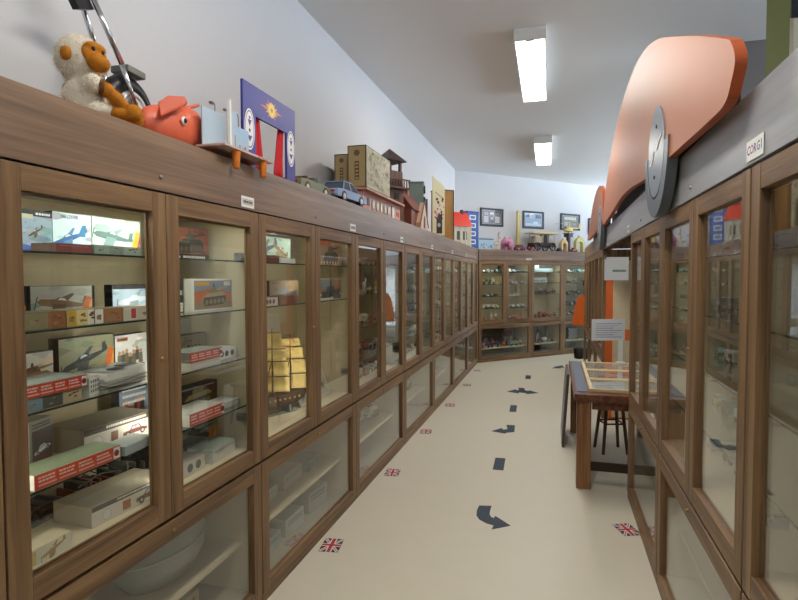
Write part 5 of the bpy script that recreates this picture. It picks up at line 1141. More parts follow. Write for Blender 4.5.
for nm, lb, pts in [
    ('arrow_sticker', 'dark curved arrow sticker bending right, nearest on the floor', [(0.540, 3.685), (0.624, 3.678), (0.600, 3.60), (0.588, 3.545), (0.590, 3.51), (0.605, 3.488), (0.622, 3.52), (0.693, 3.380), (0.565, 3.330), (0.588, 3.385), (0.545, 3.415), (0.510, 3.47), (0.500, 3.53), (0.515, 3.61)]),
    ('arrow_sticker', 'dark arrow sticker pointing left, middle of the aisle floor', [(1.122, 5.725), (1.207, 5.705), (1.150, 5.46), (1.06, 5.43), (1.045, 5.40), (0.925, 5.489), (1.045, 5.60), (1.055, 5.545), (1.10, 5.56)]),
    ('arrow_sticker', 'dark double ended arrow sticker across the far aisle', [(1.45, 7.40), (1.60, 7.55), (1.605, 7.48), (1.645, 7.52), (1.66, 7.66), (1.74, 7.63), (1.715, 7.48), (1.75, 7.43), (1.775, 7.48), (1.86, 7.30), (1.68, 7.24), (1.69, 7.30), (1.60, 7.35), (1.59, 7.28)]),
    ('arrow_sticker', 'dark arrow sticker farthest away near the back cabinets', [(2.571, 9.289), (2.66, 9.36), (2.64, 9.42), (2.852, 9.60), (2.80, 9.32), (2.76, 9.36), (2.726, 9.287)])]:
    (cx, cy), q = local(pts); o = arrow(nm, lb, q); o.location = (cx, cy, 0)
for lb, (cx, cy), w, l in [('dark dash sticker between the two nearest arrows', (0.828, 4.52), .085, .30), ('dark dash sticker between the middle and the double arrow', (1.342, 6.445), .077, .33), ('dark dash sticker beyond the double ended arrow', (1.99, 8.47), .080, .31)]:
    m = MB().box(-w / 2, w / 2, -l / 2, l / 2, .0003, .0016); o = tag(m.build('dash_sticker', SLATE), lb, 'floor sticker', 'dash stickers of the floor trail'); putw(o, cx, cy, 0, R(-14))

# ------------------------------------------------------------------ table, frames, stool, signs
TAB = wood('dark_table_wood', '#3a2116', '#7d4e34', 'X', .3, c3='#5c3422'); TABZ = wood('dark_table_wood', '#352013', '#a0744a', 'Z', .4, .6, c3='#6a4429')
tb = thing('table', 'dark chunky wooden display table standing in the gap on the right', 'table')
tb.location = P_RS(1.90, 1.48); tb.rotation_euler = (0, 0, A_LEFT)   # local x along the aisle away from camera, local -y to the right
TL, TW, THT = 1.62, 0.74, 0.70
MB().box(-0.02, TL, -TW, 0.02, THT - 0.055, THT).build('table_top', TAB, tb, bevel=.004)
MB().box(0.07, TL - .04, -0.080, -0.005, THT + .0003, THT + .004).build('blue_inlay', C('#566274', .3), tb)
m = MB(); m.box(0.105, TL - .1, -0.025, -0.005, THT - .115, THT - .056); m.build('apron', TAB, tb); MB().box(0.02, 0.04, -TW + .1, -0.105, THT - .115, THT - .056).build('apron', TAB, tb)
MB().box(TL - .06, TL - .04, -TW + .1, -0.105, THT - .115, THT - .056).build('apron', TAB, tb)
for x in (0.0, TL - .13):
    for y in (-.10, -TW): MB().box(x, x + .10, y, y + .10, 0, THT - .056).build('leg', TABZ, tb, bevel=.004)
m = MB(); m.box(.035, .065, -TW + .1, -.10, .13, .19); m.build('stretcher', C('#2f2019'), tb); MB().box(TL - .095, TL - .065, -TW + .1, -.10, .40, .46).build('stretcher', C('#2f2019'), tb)
def flat_frame(x, label, cols):
    r = thing('framed_print', label, 'picture frame', 'pine framed prints lying on the table'); r.parent = None
    w, l, f = 0.44, 0.60, .028      # w along the aisle, l across
    m = MB(); m.box(0, w, -f, 0, 0, .022); m.box(0, w, -l, -l + f, 0, .022); m.box(0, f, -l + f, -f, 0, .022); m.box(w - f, w, -l + f, -f, 0, .022); m.build('frame', wood('pale_pine', '#bfa272', '#ddc79c', 'Y', .5), r, bevel=.002)
    p = MB(); mats = [C('#b5b2a6')]; p.box(f, w - f, -l + f, -f, .002, .010, 0); rnd = random.Random(int(x * 100))
    for k in range(16):
        u, v = rnd.uniform(f + .02, w - f - .08), rnd.uniform(-l + f + .02, -f - .10); c = C(rnd.choice(cols))
        if c not in mats: mats.append(c)
        z = .0102 + .0001 * k; p.poly([(u, v, z), (u + rnd.uniform(.03, .07), v, z), (u + .06, v + rnd.uniform(.04, .09), z), (u, v + .06, z)], mats.index(c))
    p.build('print', mats, r); MB().box(f - .002, w - f + .002, -l + f - .002, -f + .002, .016, .018).build('glass_pane', GLASS, r)
    r.matrix_world = tb_m @ Matrix.Translation((x, -.09, THT + .0006)); return r
tb_m = Matrix.Translation(tb.location) @ Matrix.Rotation(A_LEFT, 4, 'Z')
flat_frame(0.09, 'pine framed print lying on the table, nearest the camera', ['#8fa0b4', '#c4c9cf', '#a9b2bd', '#6f8296'])
flat_frame(0.55, 'pine framed print lying in the middle of the table', ['#5c6a5a', '#a85a4c', '#c9c4b0', '#4a4c44'])
flat_frame(1.01, 'pine framed print lying at the far end of the table', ['#8d7a68', '#a98a78', '#6a5c50', '#c4b8a4'])
# dark slab leaning on the left side of the table
sl = thing('leaning_board', 'dark edged flat board leaning against the left side of the table', 'board')
m = MB(); m.M = Matrix.Rotation(R(3.6), 4, 'X'); m.box(0, 0.62, 0, 0.022, 0.002, 0.67); m.build('board', C('#5a4030', .4), sl); m = MB(); m.M = Matrix.Rotation(R(3.6), 4, 'X'); m.box(0.0, 0.62, 0.0225, 0.027, .03, .66); m.build('facing', C('#6d7886', .4), sl)
sl.rotation_euler = (0, 0, A_LEFT); sl.location = tb_m @ Vector((0.98, 0.068, 0))
# little wooden stool under the table
so = thing('stool', 'small dark round stool pushed under the display table', 'stool')
MB().lathe([(.14, .40), (.155, .41), (.155, .43), (.14, .44)], n=28).build('seat', C('#6a4630', .4), so, bevel=.002)
for k in range(4):
    t = R(45 + 90 * k); MB().ring((.15 * math.cos(t), .15 * math.sin(t), 0), (.10 * math.cos(t), .10 * math.sin(t), .3995), .013, .016, 10).build('leg', C('#54392a', .4), so)
m = MB()
for k in range(4): t, t2 = R(45 + 90 * k), R(135 + 90 * k); m.tube([(.115 * math.cos(t), .115 * math.sin(t), .26), (.115 * math.cos(t2), .115 * math.sin(t2), .26)], .008, 8)
m.build('stretcher', C('#54392a', .4), so); so.location = tb_m @ Vector((1.0, -.33, 0)); 
# upper sign hanging from the fascia by a clip
def sign(name, label, w, h, lines_, cols, loc, rz, head=None):
    r = thing(name, label, 'paper sign'); MB().box(-w / 2, w / 2, -.001, .001, 0, h).build('paper', PAPER, r)
    p = MB(); mats = []; a = Art(p, mats, w, h); p.M = Matrix.Translation((-w / 2, -.0011, 0))
    if head: a.lines(w * head[0], w * head[1], h * head[2], 1, head[3], h * .09)
    for k in range(lines_): a.lines(w * .12, w * (.9 - .12 * (k % 3)), h * (.8 - .62 * k / max(1, lines_ - 1)), 1, cols[k % len(cols)], h * .035)
    p.build('print', mats, r); putw(r, *loc, rz); return r
def at(u, v, Y):   # helper used only to note where a sign hangs in the room
    x = (u - 399) / 552.8 * Y; return x, Y, 1.55 + (276.9 - v) / 552.8 * Y
sg = sign('paper_sign', 'white paper sign with a green line, clipped under the right fascia', .195, .185, 0, ['#777777'], (1.745, 4.44, 1.52), R(0), (.34, .9, .45, '#3f7d6a'))
MB().box(-.10, -.085, -.006, .006, .17, .20).build('bulldog_clip', STEEL, sg); MB().ring((-.03, 0, .186), (-.03, 0, .322), .0015, .0015, 6).build('hanging_wire', STEEL, sg)
# lower sign on a thin white stand on the table
s2 = sign('paper_sign', 'white notice with blue handwriting on a thin stand on the table', .333, .21, 7, ['#7f86b0', '#9aa0b8', '#8a7aa0'], (2.05, 5.40, 0.923), R(3))
m = MB(); m.box(.105, .15, .002, .008, -.212, .2); m.box(.09, .165, -.025, .03, -.2215, -.2122); m.build('stand', WHITE, s2)

# ------------------------------------------------------------------ orange car cut-outs on the right fascia
ORA = plaster('orange_board', '#ad6a45', scale=3, var=.05, rough=.5, spec=.4, bump=.01); ORE = C('#a84f26', .4); DISC = C('#6f7884', .35); TYR = C('#5d656c', .4)
def catmull(P, n=6):
    out = []; L_ = len(P)
    for i in range(L_):
        p0, p1, p2, p3 = [Vector(P[(i + k - 1) % L_]) for k in range(4)]
        for j in range(n):
            t = j / n; out.append(tuple(0.5 * ((2 * p1) + (-p0 + p2) * t + (2 * p0 - 5 * p1 + 4 * p2 - p3) * t * t + (-p0 + 3 * p1 - 3 * p2 + p3) * t ** 3)))
    return out
def cutout(label, outline, wheels, off=0.0):
    r = thing('car_cutout', label, 'wall board'); put(r, RIGHT, 0, -0.005 - off, 0)
    MB().prism(outline, -.050, -.020, 'y', 1, 0).build('body_board', [ORA, ORE], r)
    xs_ = [p[0] for p in outline]
    MB().box(min(xs_) + .42, max(xs_) - .30, .030, .050, 2.0455, 2.22).box(min(xs_) + .03, min(xs_) + .42, .030, .050, 2.0455, 2.13).build('gap_shade_strip', C('#1b1816'), r)  # dark strip added to stand for shade in the gap under the board
    for cx, cz, ri, ro in wheels:
        MB().prism(circ(cx, cz, ri, 40), -.0555, -.0502, 'y').build('wheel_disc', DISC, r)
        n = 28; a0, a1 = R(178), R(362)
        pts = [(cx + ro * math.cos(a0 + (a1 - a0) * k / n), cz + ro * math.sin(a0 + (a1 - a0) * k / n)) for k in range(n + 1)] + [(cx + (ri + .012) * math.cos(a1 - (a1 - a0) * k / n), cz + (ri + .012) * math.sin(a1 - (a1 - a0) * k / n)) for k in range(n + 1)]
        MB().prism(pts, -.0565, -.014, 'y').build('tyre_rim', [TYR], r)
        m = MB()
        for sx in (-1, 1):
            q = []
            for k in range(7): t = k / 6; q.append((cx + sx * (ri * .18 + ri * .62 * t), cz + ri * .05 + sx * ri * (.32 * t * (1.6 - t)) ))
            q2 = [(x, z - ri * .10 * math.sin(math.pi * min(1, .15 + k / 7))) for k, (x, z) in enumerate(q)]
            m.prism(q + q2[::-1], -.0575, -.0556, 'y')
        m.build('spoke', C('#cfc6b8', .4), r)
        m = MB()
        for sx in (-1, 1): m.ring((cx + .02 * sx, -.059, cz + sx * ri * .55), (cx + .02 * sx, -.0556, cz + sx * ri * .55), .008, .009, 10)
        m.build('bolt', DARK, r)
    return r
body = [(0.60, 2.075), (0.625, 2.12), (0.59, 2.175), (0.521, 2.215), (0.18, 2.362), (-0.2, 2.515), (-0.54, 2.645), (-0.95, 2.755), (-1.4, 2.805), (-2.0, 2.775), (-2.6, 2.64), (-3.15, 2.42), (-3.45, 2.20), (-3.46, 2.06), (-3.2, 2.055), (-2.7, 2.075), (-2.0, 2.11), (-1.45, 2.10), (-0.97, 2.065), (-0.6, 2.05), (0, 2.035), (0.39, 2.025), (0.54, 2.03)]
cutout('big orange car shaped board with grey wheel mounted above the right cabinets', catmull(body), [(-0.53, 2.125, 0.205, 0.30)])
body2 = [(-3.56, 2.06), (-3.58, 2.36), (-3.9, 2.50), (-4.5, 2.52), (-5.1, 2.42), (-5.7, 2.22), (-6.1, 2.10), (-6.05, 2.06), (-5.2, 2.055), (-4.4, 2.06)]
cutout('second orange board with grey wheel far along the right fascia', catmull(body2), [(-3.88, 2.10, 0.19, 0.27)])
# orange flap at the far end
of = thing('orange_flap', 'orange curved board hanging at the end of the far right cabinets', 'board')
m = MB(); m.prism([(0, 0), (.20, .0), (.20, .52), (.13, .55), (.07, .46), (.02, .25)], 0, .012, 'y'); m.build('board', C('#d9641f', .5), of); m = MB(); m.tube([(.19, .006, .52), (.195, .006, .74)], .008, 8); m.ell((.195, .006, .75), (.03, .02, .07), 0, 10, 8); m.build('strap', C('#2a2a2c'), of)
put(of, RIGHT, -FR0 - 3 * W - 0.03, -0.19, 0.68, R(90))
bn = thing('black_bin', 'small black bin on the floor before the back cabinets', 'bin'); MB().lathe([(.09, 0), (.11, .02), (.125, .26), (.115, .27), (.10, .255)], n=20).build('bucket', BLACK, bn, True); MB().torus((0, 0, .265), .118, .008, 'z', 24, 8).build('rim', DARK, bn, True)
bn.scale = (.8, .8, .72)
putw(bn, 3.40, 10.40, 0.0005)
# green post and pale board behind the right cabinets
gp = thing('green_post', 'olive green square post rising behind the right cabinets', 'post')
MB().box(-.052, .052, -.052, .052, 0.012, CEIL - .012).build('post', C('#6e7446', .5), gp); MB().box(-.075, .075, -.075, .075, 0, .0118).build('foot_plate', C('#565b38'), gp); MB().box(-.07, .07, -.07, .07, CEIL - .0118, CEIL - .0005).build('head_plate', C('#565b38'), gp)
putw(gp, 2.04, 3.03, 0, R(-34))
pb = thing('pale_panel', 'pale beige upright panel beside the green post at the right edge', 'panel')
MB().box(0.0, .55, 0, .04, 0, 3.10).build('board', C('#c9c4ae', .7), pb); MB().box(-.02, .06, -.012, -.0005, 2.98, 3.08).build('hinge', BLACK, pb)
putw(pb, 2.195, 3.13, 0.0005, R(-8))

# ------------------------------------------------------------------ small toys on the shelves
CN = {'red': '#a8322c', 'blue': '#3a568f', 'green': '#4f6e4a', 'yellow': '#c9a53c', 'white': '#dcdad2', 'black': '#242426', 'orange': '#cc6a2e', 'brown': '#6e4e38', 'grey': '#8a8c8c', 'cream': '#d3c6a0', 'maroon': '#5e2528', 'teal': '#5f8f90', 'silver': '#a9adb0', 'olive': '#6b6a48', 'pink': '#c48a98', 'tan': '#a98a60'}
TOYM = {}
def toy_mesh(kind, col, col2='#26262a'):
    key = (kind, col, col2)
    if key in TOYM: return TOYM[key]
    m = MB(); c = [C(CN.get(col, col)), C(col2), C('#9fb0b8', .15), BLACK]
    def wheels(xs, y, r, th=.16):
        for x in xs:
            for s_ in (-1, 1): m.ring((x, s_ * y, r), (x, s_ * (y - th * .5), r), r, r, 12, 3)
    # unit length 1 along x, standing on z = 0
    if kind == 'car':
        m.prism([(-.5, .08), (-.5, .22), (-.30, .25), (-.20, .25), (.22, .25), (.48, .2), (.5, .08)], -.2, .2, 'y', 0); m.prism([(-.34, .25), (-.22, .40), (.06, .40), (.22, .25)], -.17, .17, 'y', 2); m.box(-.23, .07, -.172, .172, .385, .41, 0); wheels((-.3, .3), .205, .09)
    elif kind == 'racer':
        m.prism([(-.5, .08), (-.48, .24), (-.2, .27), (.1, .24), (.5, .12), (.5, .08)], -.1, .1, 'y', 0); m.box(-.52, -.42, -.2, .2, .26, .3, 0); m.ell((-.08, 0, .29), (.06, .06, .06), 1, 10, 7); wheels((-.33, .33), .22, .11)
    elif kind == 'van':
        m.prism([(-.5, .08), (-.5, .48), (.28, .48), (.42, .28), (.5, .25), (.5, .08)], -.2, .2, 'y', 0); m.prism([(.1, .3), (.1, .44), (.27, .44), (.38, .3)], -.203, .203, 'y', 2); m.box(-.42, .04, -.204, .204, .2, .38, 1); wheels((-.3, .3), .205, .1)
    elif kind == 'truck':
        m.box(-.5, .5, -.15, .15, .12, .17, 3); m.prism([(.22, .17), (.22, .5), (.4, .5), (.5, .32), (.5, .17)], -.2, .2, 'y', 0); m.prism([(.30, .33), (.30, .46), (.39, .46), (.46, .33)], -.203, .203, 'y', 2); m.box(-.5, .19, -.2, .2, .18, .46, 1); wheels((-.36, -.18, .34), .205, .1)
    elif kind == 'bus':
        m.box(-.5, .5, -.16, .16, .08, .52, 0)
        for k in range(5): m.box(-.44 + .18 * k, -.31 + .18 * k, -.163, .163, .3, .42, 2)
        m.box(-.5, .5, -.164, .164, .22, .25, 1); wheels((-.32, .32), .165, .09)
    elif kind == 'locomotive':
        m.box(-.5, .5, -.13, .13, .14, .2, 1); m.ring((-.2, 0, .33), (.46, 0, .33), .12, .12, 14, 0); m.box(-.5, -.2, -.16, .16, .2, .55, 0); m.box(-.53, -.17, -.18, .18, .55, .59, 1); m.ring((.34, 0, .42), (.34, 0, .62), .04, .06, 10, 1); m.ring((.05, 0, .44), (.05, 0, .53), .05, .04, 10, 1); wheels((-.36, -.1, .12, .34), .16, .1)
    elif kind == 'plane':
        m.ring((-.5, 0, .24), (.1, 0, .24), .03, .09, 12, 0); m.ring((.1, 0, .24), (.5, 0, .22), .09, .05, 12, 0); m.prism([(-.02, -.55), (.16, -.5), (.2, 0), (.16, .5), (-.02, .55)], .2, .225, 'z', 0); m.prism([(-.5, .24), (-.36, .24), (-.44, .42), (-.52, .42)], -.012, .012, 'y', 1); m.box(-.5, -.4, -.18, .18, .25, .265, 0); m.ell((.12, 0, .33), (.1, .05, .05), 2, 10, 7); m.tube([(.2, -.14, .2), (.2, -.16, .05)], .015, 6, 3); m.tube([(.2, .14, .2), (.2, .16, .05)], .015, 6, 3); wheels((.2,), .19, .05)
    elif kind == 'figure':
        m.ring((-.0, 0, 0), (0, 0, .05), .22, .2, 14, 1)
        for s_ in (-1, 1): m.ring((0, s_ * .08, .05), (0, s_ * .07, .45), .06, .08, 8, 1); m.tube([(0, s_ * .17, .78), (.05, s_ * .24, .6), (.14, s_ * .18, .5)], .045, 8, 0)
        m.ring((0, 0, .42), (0, 0, .8), .15, .17, 12, 0); m.ell((0, 0, .93), (.11, .11, .13), 2, 12, 8); m.ring((0, 0, 1.0), (0, 0, 1.08), .13, .08, 12, 0)
    elif kind == 'tank':
        for s_ in (-1, 1): m.prism([(-.4, 0), (.4, 0), (.5, .1), (.44, .2), (-.44, .2), (-.5, .1)], s_ * .24 - .07, s_ * .24 + .07, 'y', 1)
        m.prism([(-.45, .12), (-.42, .28), (.3, .28), (.48, .16)], -.18, .18, 'y', 0); m.ring((-.04, 0, .28), (-.04, 0, .42), .2, .16, 16, 0); m.ring((.1, 0, .35), (.62, 0, .37), .03, .025, 8, 0)
    elif kind == 'house':
        m.box(-.4, .4, -.25, .25, 0, .45, 0); m.prism([(-.3, .45), (0, .78), (.3, .45)], -.45, .45, 'x', 1)
        for x in (-.25, .1): m.box(x, x + .16, -.255, .255, .16, .34, 2)
        m.box(.2, .28, -.05, .05, .5, .85, 1)
    elif kind == 'carriage':
        m.prism([(-.4, .22), (-.45, .42), (-.1, .42), (-.05, .3), (.3, .3), (.4, .22)], -.15, .15, 'y', 0); m.prism([(-.46, .6), (-.1, .6), (-.12, .66), (-.42, .66)], -.17, .17, 'y', 1)
        for x in (-.44, -.12): m.ring((x, -.14, .42), (x, -.14, .6), .012, .012, 6, 3); m.ring((x, .14, .42), (x, .14, .6), .012, .012, 6, 3)
        for x, r in ((-.28, .17), (.3, .14)):
            for s_ in (-1, 1): m.torus((x, s_ * .19, r), r - .02, .02, 'y', 16, 6, 3); m.box(x - .012, x + .012, s_ * .19 - .01, s_ * .19 + .01, .02, 2 * r - .02, 1); m.box(x - r + .02, x + r - .02, s_ * .19 - .01, s_ * .19 + .01, r - .012, r + .012, 1)
        m.tube([(.4, 0, .24), (.55, 0, .3)], .015, 6, 3)
    elif kind == 'horse':
        m.ell((0, 0, .5), (.32, .13, .16), 0, 14, 9); m.ring((.22, 0, .55), (.38, 0, .85), .1, .07, 10, 0); m.ell((.46, 0, .86), (.14, .06, .07), 0, 12, 8); m.tube([(-.3, 0, .55), (-.42, 0, .4), (-.42, 0, .25)], .035, 7, 1)
        for x in (-.2, .2):
            for s_ in (-.07, .07): m.ring((x, s_, 0), (x, s_, .45), .035, .06, 8, 0)
        m.prism([(.2, .7), (.3, .95), (.36, .93), (.28, .68)], -.03, .03, 'y', 1)
    elif kind == 'ship':
        m.prism([(-.5, .2), (-.42, 0), (.38, 0), (.5, .22)], -.1, .1, 'y', 0); m.box(-.25, .2, -.07, .07, .21, .32, 1); m.ring((-.02, 0, .32), (-.02, 0, .5), .05, .045, 10, 0); m.ring((.16, 0, .3), (.16, 0, .6), .01, .008, 6, 1); m.ring((-.2, 0, .3), (-.2, 0, .55), .01, .008, 6, 1)
    me_o = m.build('toy', c); me = me_o.data; bpy.data.objects.remove(me_o); TOYM[key] = me
    return me
KCAT = {'car': 'toy car', 'racer': 'toy car', 'van': 'toy van', 'truck': 'toy truck', 'bus': 'toy bus', 'locomotive': 'toy train', 'plane': 'toy plane', 'figure': 'toy figure', 'tank': 'toy tank', 'house': 'toy house', 'carriage': 'toy carriage', 'horse': 'toy horse', 'ship': 'toy ship'}
KNAME = {'racer': 'racing car'}
NTH = ['first', 'second', 'third', 'fourth', 'fifth', 'sixth', 'seventh', 'eighth', 'ninth', 'tenth', 'eleventh', 'twelfth']
NTOY = [0]
def row(fr, x0, x1, y, z, n, kinds, cols, where, size=.09, side='left', turn=0, seed=0, c2=('#26262a', '#5a5650', '#d3cfc4')):
    """n toys on a shelf; counted from the left end as one faces the cabinet"""
    rnd = random.Random(seed + int(z * 1000) + int((x0 + 50) * 77)); step = (x1 - x0) / n
    for i in range(n):
        k = kinds[i % len(kinds)] if len(kinds) > 3 else rnd.choice(kinds); cn = cols[rnd.randrange(len(cols))]
        ln = {'bus': 1.1, 'truck': 1.1, 'house': .95, 'figure': .75, 'horse': .85, 'locomotive': 1.15, 'tank': .85, 'plane': 1.0}.get(k, 1) * size
        tw = {'plane': 1.12, 'figure': .55, 'house': .8, 'horse': .9}.get(k, .5)
        rz = turn + rnd.choice((0, math.pi)) + rnd.uniform(-.10, .10)
        ext = ln * (abs(math.cos(rz)) * (1.1 if k != 'horse' else 1.0) + abs(math.sin(rz)) * tw) * 1.12
        if k == 'figure': rz = R(-90) + rnd.uniform(-.3, .3); ext = ln * .55
        if k == 'figure': ext = ln * .66
        if ext > step * .97: ln *= step * .97 / ext
        o = bpy.data.objects.new('toy_' + KNAME.get(k, k).replace(' ', '_'), toy_mesh(k, cn, c2[i % len(c2)])); COL.objects.link(o)
        tag(o, f"{cn} toy {KNAME.get(k, k)}, {NTH[i]} from left, {where}", KCAT[k], 'toys on the ' + where)
        yy = y + rnd.uniform(-.012, .012); put(o, fr, x0 + step * (i + .5), yy, z + 0.0008, rz); o.scale = (ln,) * 3; NTOY[0] += 1
LV = ['lowest shelf', 'second lowest shelf', 'middle shelf', 'second highest shelf', 'top shelf']
ALLK = ['car', 'van', 'truck', 'bus', 'racer', 'tank', 'locomotive']
MIX = ['red', 'blue', 'green', 'yellow', 'white', 'black', 'orange', 'brown', 'grey', 'cream', 'silver']
# left wall, third to seventh cabinet
CABN = ['third left cabinet', 'fourth left cabinet', 'fifth left cabinet', 'sixth left cabinet', 'seventh left cabinet']
for k in range(5):
    zs = ([0.965, 1.183, 1.42, 1.64] if k == 0 else SH5); zs = [UFLOOR] + zs; w_ = W - (.12 if k == 4 else 0)
    for j, z in enumerate(zs):
        kk = ALLK if (j + k) % 3 else (['plane', 'figure', 'ship', 'horse'] if j % 2 else ['carriage', 'truck', 'locomotive', 'house'])
        cols = MIX if (k + j) % 2 else ['white', 'cream', 'green', 'grey', 'tan', 'red']
        row(LEFT, W * (k + 1) + .07, W * (k + 1) + w_ - .07, .17, z, 7, kk, cols, f"{LV[j]} of the {CABN[k]}", size=.155, seed=k * 10 + j)
    row(LEFT, W * (k + 1) + .08, W * (k + 1) + w_ - .08, .25, LSHELF, 4, ['house', 'truck', 'ship', 'locomotive'], ['grey', 'cream', 'tan', 'teal'], f"low inner shelf of the {CABN[k]}", size=.24, seed=k + 90)
big = [('#b8602c', 'orange carton on the lowest shelf of the third left cabinet', .965, .30, .13), ('#a9c4c8', 'pale teal carton on the middle shelf of the third left cabinet', 1.42, .3, .12)]
for h_, lb, z, x, hh in big: put(K('carton', lb, .2, hh, .09, h_, h_, cat='carton', extra=ex_lines('#e0d8c8', 2)), LEFT, W + x, .33, z + .0006)
# back wall
B1L, B1R, B2, B3 = 'left door, double back cabinet', 'right door, double back cabinet', 'middle back cabinet', 'right back cabinet'
row(BACK, .08, .56, .14, 1.628, 5, ['van', 'house', 'truck'], ['white', 'teal', 'silver'], 'top shelf, ' + B1L, 0.154, turn=R(72), seed=1)
row(BACK, .08, .56, .12, 1.41, 6, ['figure'], ['yellow', 'green', 'cream', 'yellow'], 'second highest shelf, ' + B1L, 0.246, seed=2)
row(BACK, .08, .56, .14, 1.186, 5, ['car', 'truck'], ['black', 'grey', 'white', 'brown'], 'middle shelf, ' + B1L, 0.154, turn=R(72), seed=3)
row(BACK, .08, .56, .14, .965, 4, ['truck', 'van'], ['white', 'cream'], 'second lowest shelf, ' + B1L, 0.200, turn=R(104), seed=4, c2=('#d8d4c4', '#c9c4b4'))
row(BACK, .08, .56, .14, UFLOOR, 5, ['horse', 'figure', 'carriage'], ['orange', 'white', 'cream'], 'lowest shelf, ' + B1L, 0.181, turn=R(72), seed=5, c2=('#cf7a3c', '#d8d0c0'))
row(BACK, .72, 1.19, .14, 1.628, 4, ['car', 'van'], ['silver', 'black', 'white'], 'top shelf, ' + B1R, 0.154, turn=R(104), seed=6)
o = K('carton', 'dark patterned carton at the back of the top shelf, right door, double back cabinet', .40, .13, .05, '#4a3a34', '#352a26', cat='carton', extra=ex_panels([(.3, '#5c4a3c'), (.4, '#4a3428'), (.3, '#5c4438')])); put(o, BACK, .95, .33, 1.6286)
row(BACK, .72, 1.19, .14, 1.41, 4, ['car', 'ship'], ['brown', 'silver', 'pink'], 'second highest shelf, ' + B1R, 0.154, turn=R(72), seed=7)
row(BACK, .72, 1.06, .14, 1.186, 3, ['van', 'ship'], ['white', 'silver'], 'middle shelf, ' + B1R, 0.164, turn=R(104), seed=8)
o = K('carton', 'tall tan carton at the right of the middle shelf, double back cabinet', .09, .20, .06, '#b59a72', '#9c8460', cat='carton'); put(o, BACK, 1.13, .2, 1.1866)
row(BACK, .72, 1.19, .14, .965, 4, ['truck', 'van'], ['white', 'cream'], 'second lowest shelf, ' + B1R, 0.200, turn=R(72), seed=9, c2=('#d8d4c4', '#c9c4b4'))
row(BACK, .72, 1.19, .14, UFLOOR, 5, ['figure', 'horse', 'truck'], ['orange', 'white', 'cream'], 'lowest shelf, ' + B1R, 0.181, turn=R(104), seed=10, c2=('#cf7a3c', '#d8d0c0'))
o = K('carton', 'long pale teal carton on the top shelf of the middle back cabinet', .55, .07, .10, '#a5c0c2', '#8fb0b4', cat='carton', extra=ex_lines('#e6ece8', 2)); put(o, BACK, 1.66, .12, 1.6406)
o = K('carton', 'white and black carton stacked on the teal one, middle back cabinet', .50, .06, .10, '#3a3c40', '#b5c4c4', cat='carton', extra=lambda a, w, h, d: a.rect(.002, w * .35, .002, h - .002, '#e3ebe6')); put(o, BACK, 1.64, .12, 1.7118)
o = K('carton', 'long grey carton printed with dark cars, middle back cabinet', .42, .10, .09, '#a9aaa6', '#8d8f8c', 'car', ('#4a4c50', '#333333'), sc=.18, cx=.3, extra=lambda a, w, h, d: art_car(a, w, h, '#5a5c60', cx=.72, cy=.45, sc=.18), cat='carton'); put(o, BACK, 1.58, .12, 1.4326)
row(BACK, 1.36, 2.02, .14, 1.209, 5, ['carriage', 'horse', 'racer'], ['maroon', 'black', 'brown'], 'third shelf down, ' + B2, 0.200, turn=R(72), seed=11)
row(BACK, 1.36, 2.02, .14, UFLOOR, 5, ['locomotive', 'truck', 'carriage'], ['maroon', 'black', 'orange', 'red'], 'lowest shelf, ' + B2, 0.200, turn=R(104), seed=12, c2=('#33201c', '#8a4a30'))
row(BACK, 2.19, 2.88, .14, 1.628, 5, ['van', 'car'], ['white', 'green', 'silver', 'teal'], 'top shelf, ' + B3, 0.190, turn=R(72), seed=13)
row(BACK, 2.19, 2.88, .14, 1.41, 5, ['carriage', 'car', 'locomotive'], ['black', 'olive', 'grey'], 'second highest shelf, ' + B3, 0.200, turn=R(104), seed=14)
row(BACK, 2.19, 2.88, .14, 1.186, 5, ['truck', 'carriage', 'tank'], ['brown', 'green', 'tan', 'red'], 'middle shelf, ' + B3, 0.200, turn=R(72), seed=15)
row(BACK, 2.19, 2.88, .14, .965, 5, ['car', 'truck'], ['maroon', 'black', 'red'], 'second lowest shelf, ' + B3, 0.200, turn=R(104), seed=16)
row(BACK, 2.19, 2.88, .14, UFLOOR, 5, ['car', 'locomotive'], ['black', 'brown', 'maroon'], 'lowest shelf, ' + B3, 0.200, turn=R(72), seed=17)
row(BACK, .08, .56, .34, 1.628, 6, ['house', 'truck', 'bus'], ['white', 'green', 'silver', 'grey'], 'rear of the top shelf, ' + B1L, 0.145, turn=R(104), seed=60)
row(BACK, .08, .56, .28, 1.41, 6, ['figure'], ['cream', 'yellow', 'green', 'tan'], 'rear of second highest shelf, ' + B1L, .19, seed=61)
row(BACK, .08, .56, .34, 1.186, 5, ['car', 'truck'], ['black', 'brown', 'grey'], 'rear of the middle shelf, ' + B1L, 0.145, turn=R(104), seed=62)
row(BACK, 2.19, 2.88, .34, 1.628, 5, ['house', 'van'], ['green', 'white', 'teal'], 'rear of the top shelf, ' + B3, 0.145, turn=R(72), seed=63)
row(BACK, 2.19, 2.88, .34, 1.186, 5, ['locomotive', 'house'], ['brown', 'maroon', 'green'], 'rear of the middle shelf, ' + B3, 0.145, turn=R(104), seed=64)
row(BACK, 1.36, 2.02, .34, 1.209, 4, ['house', 'carriage'], ['maroon', 'black', 'brown'], 'rear of the third shelf down, ' + B2, 0.145, turn=R(72), seed=65)
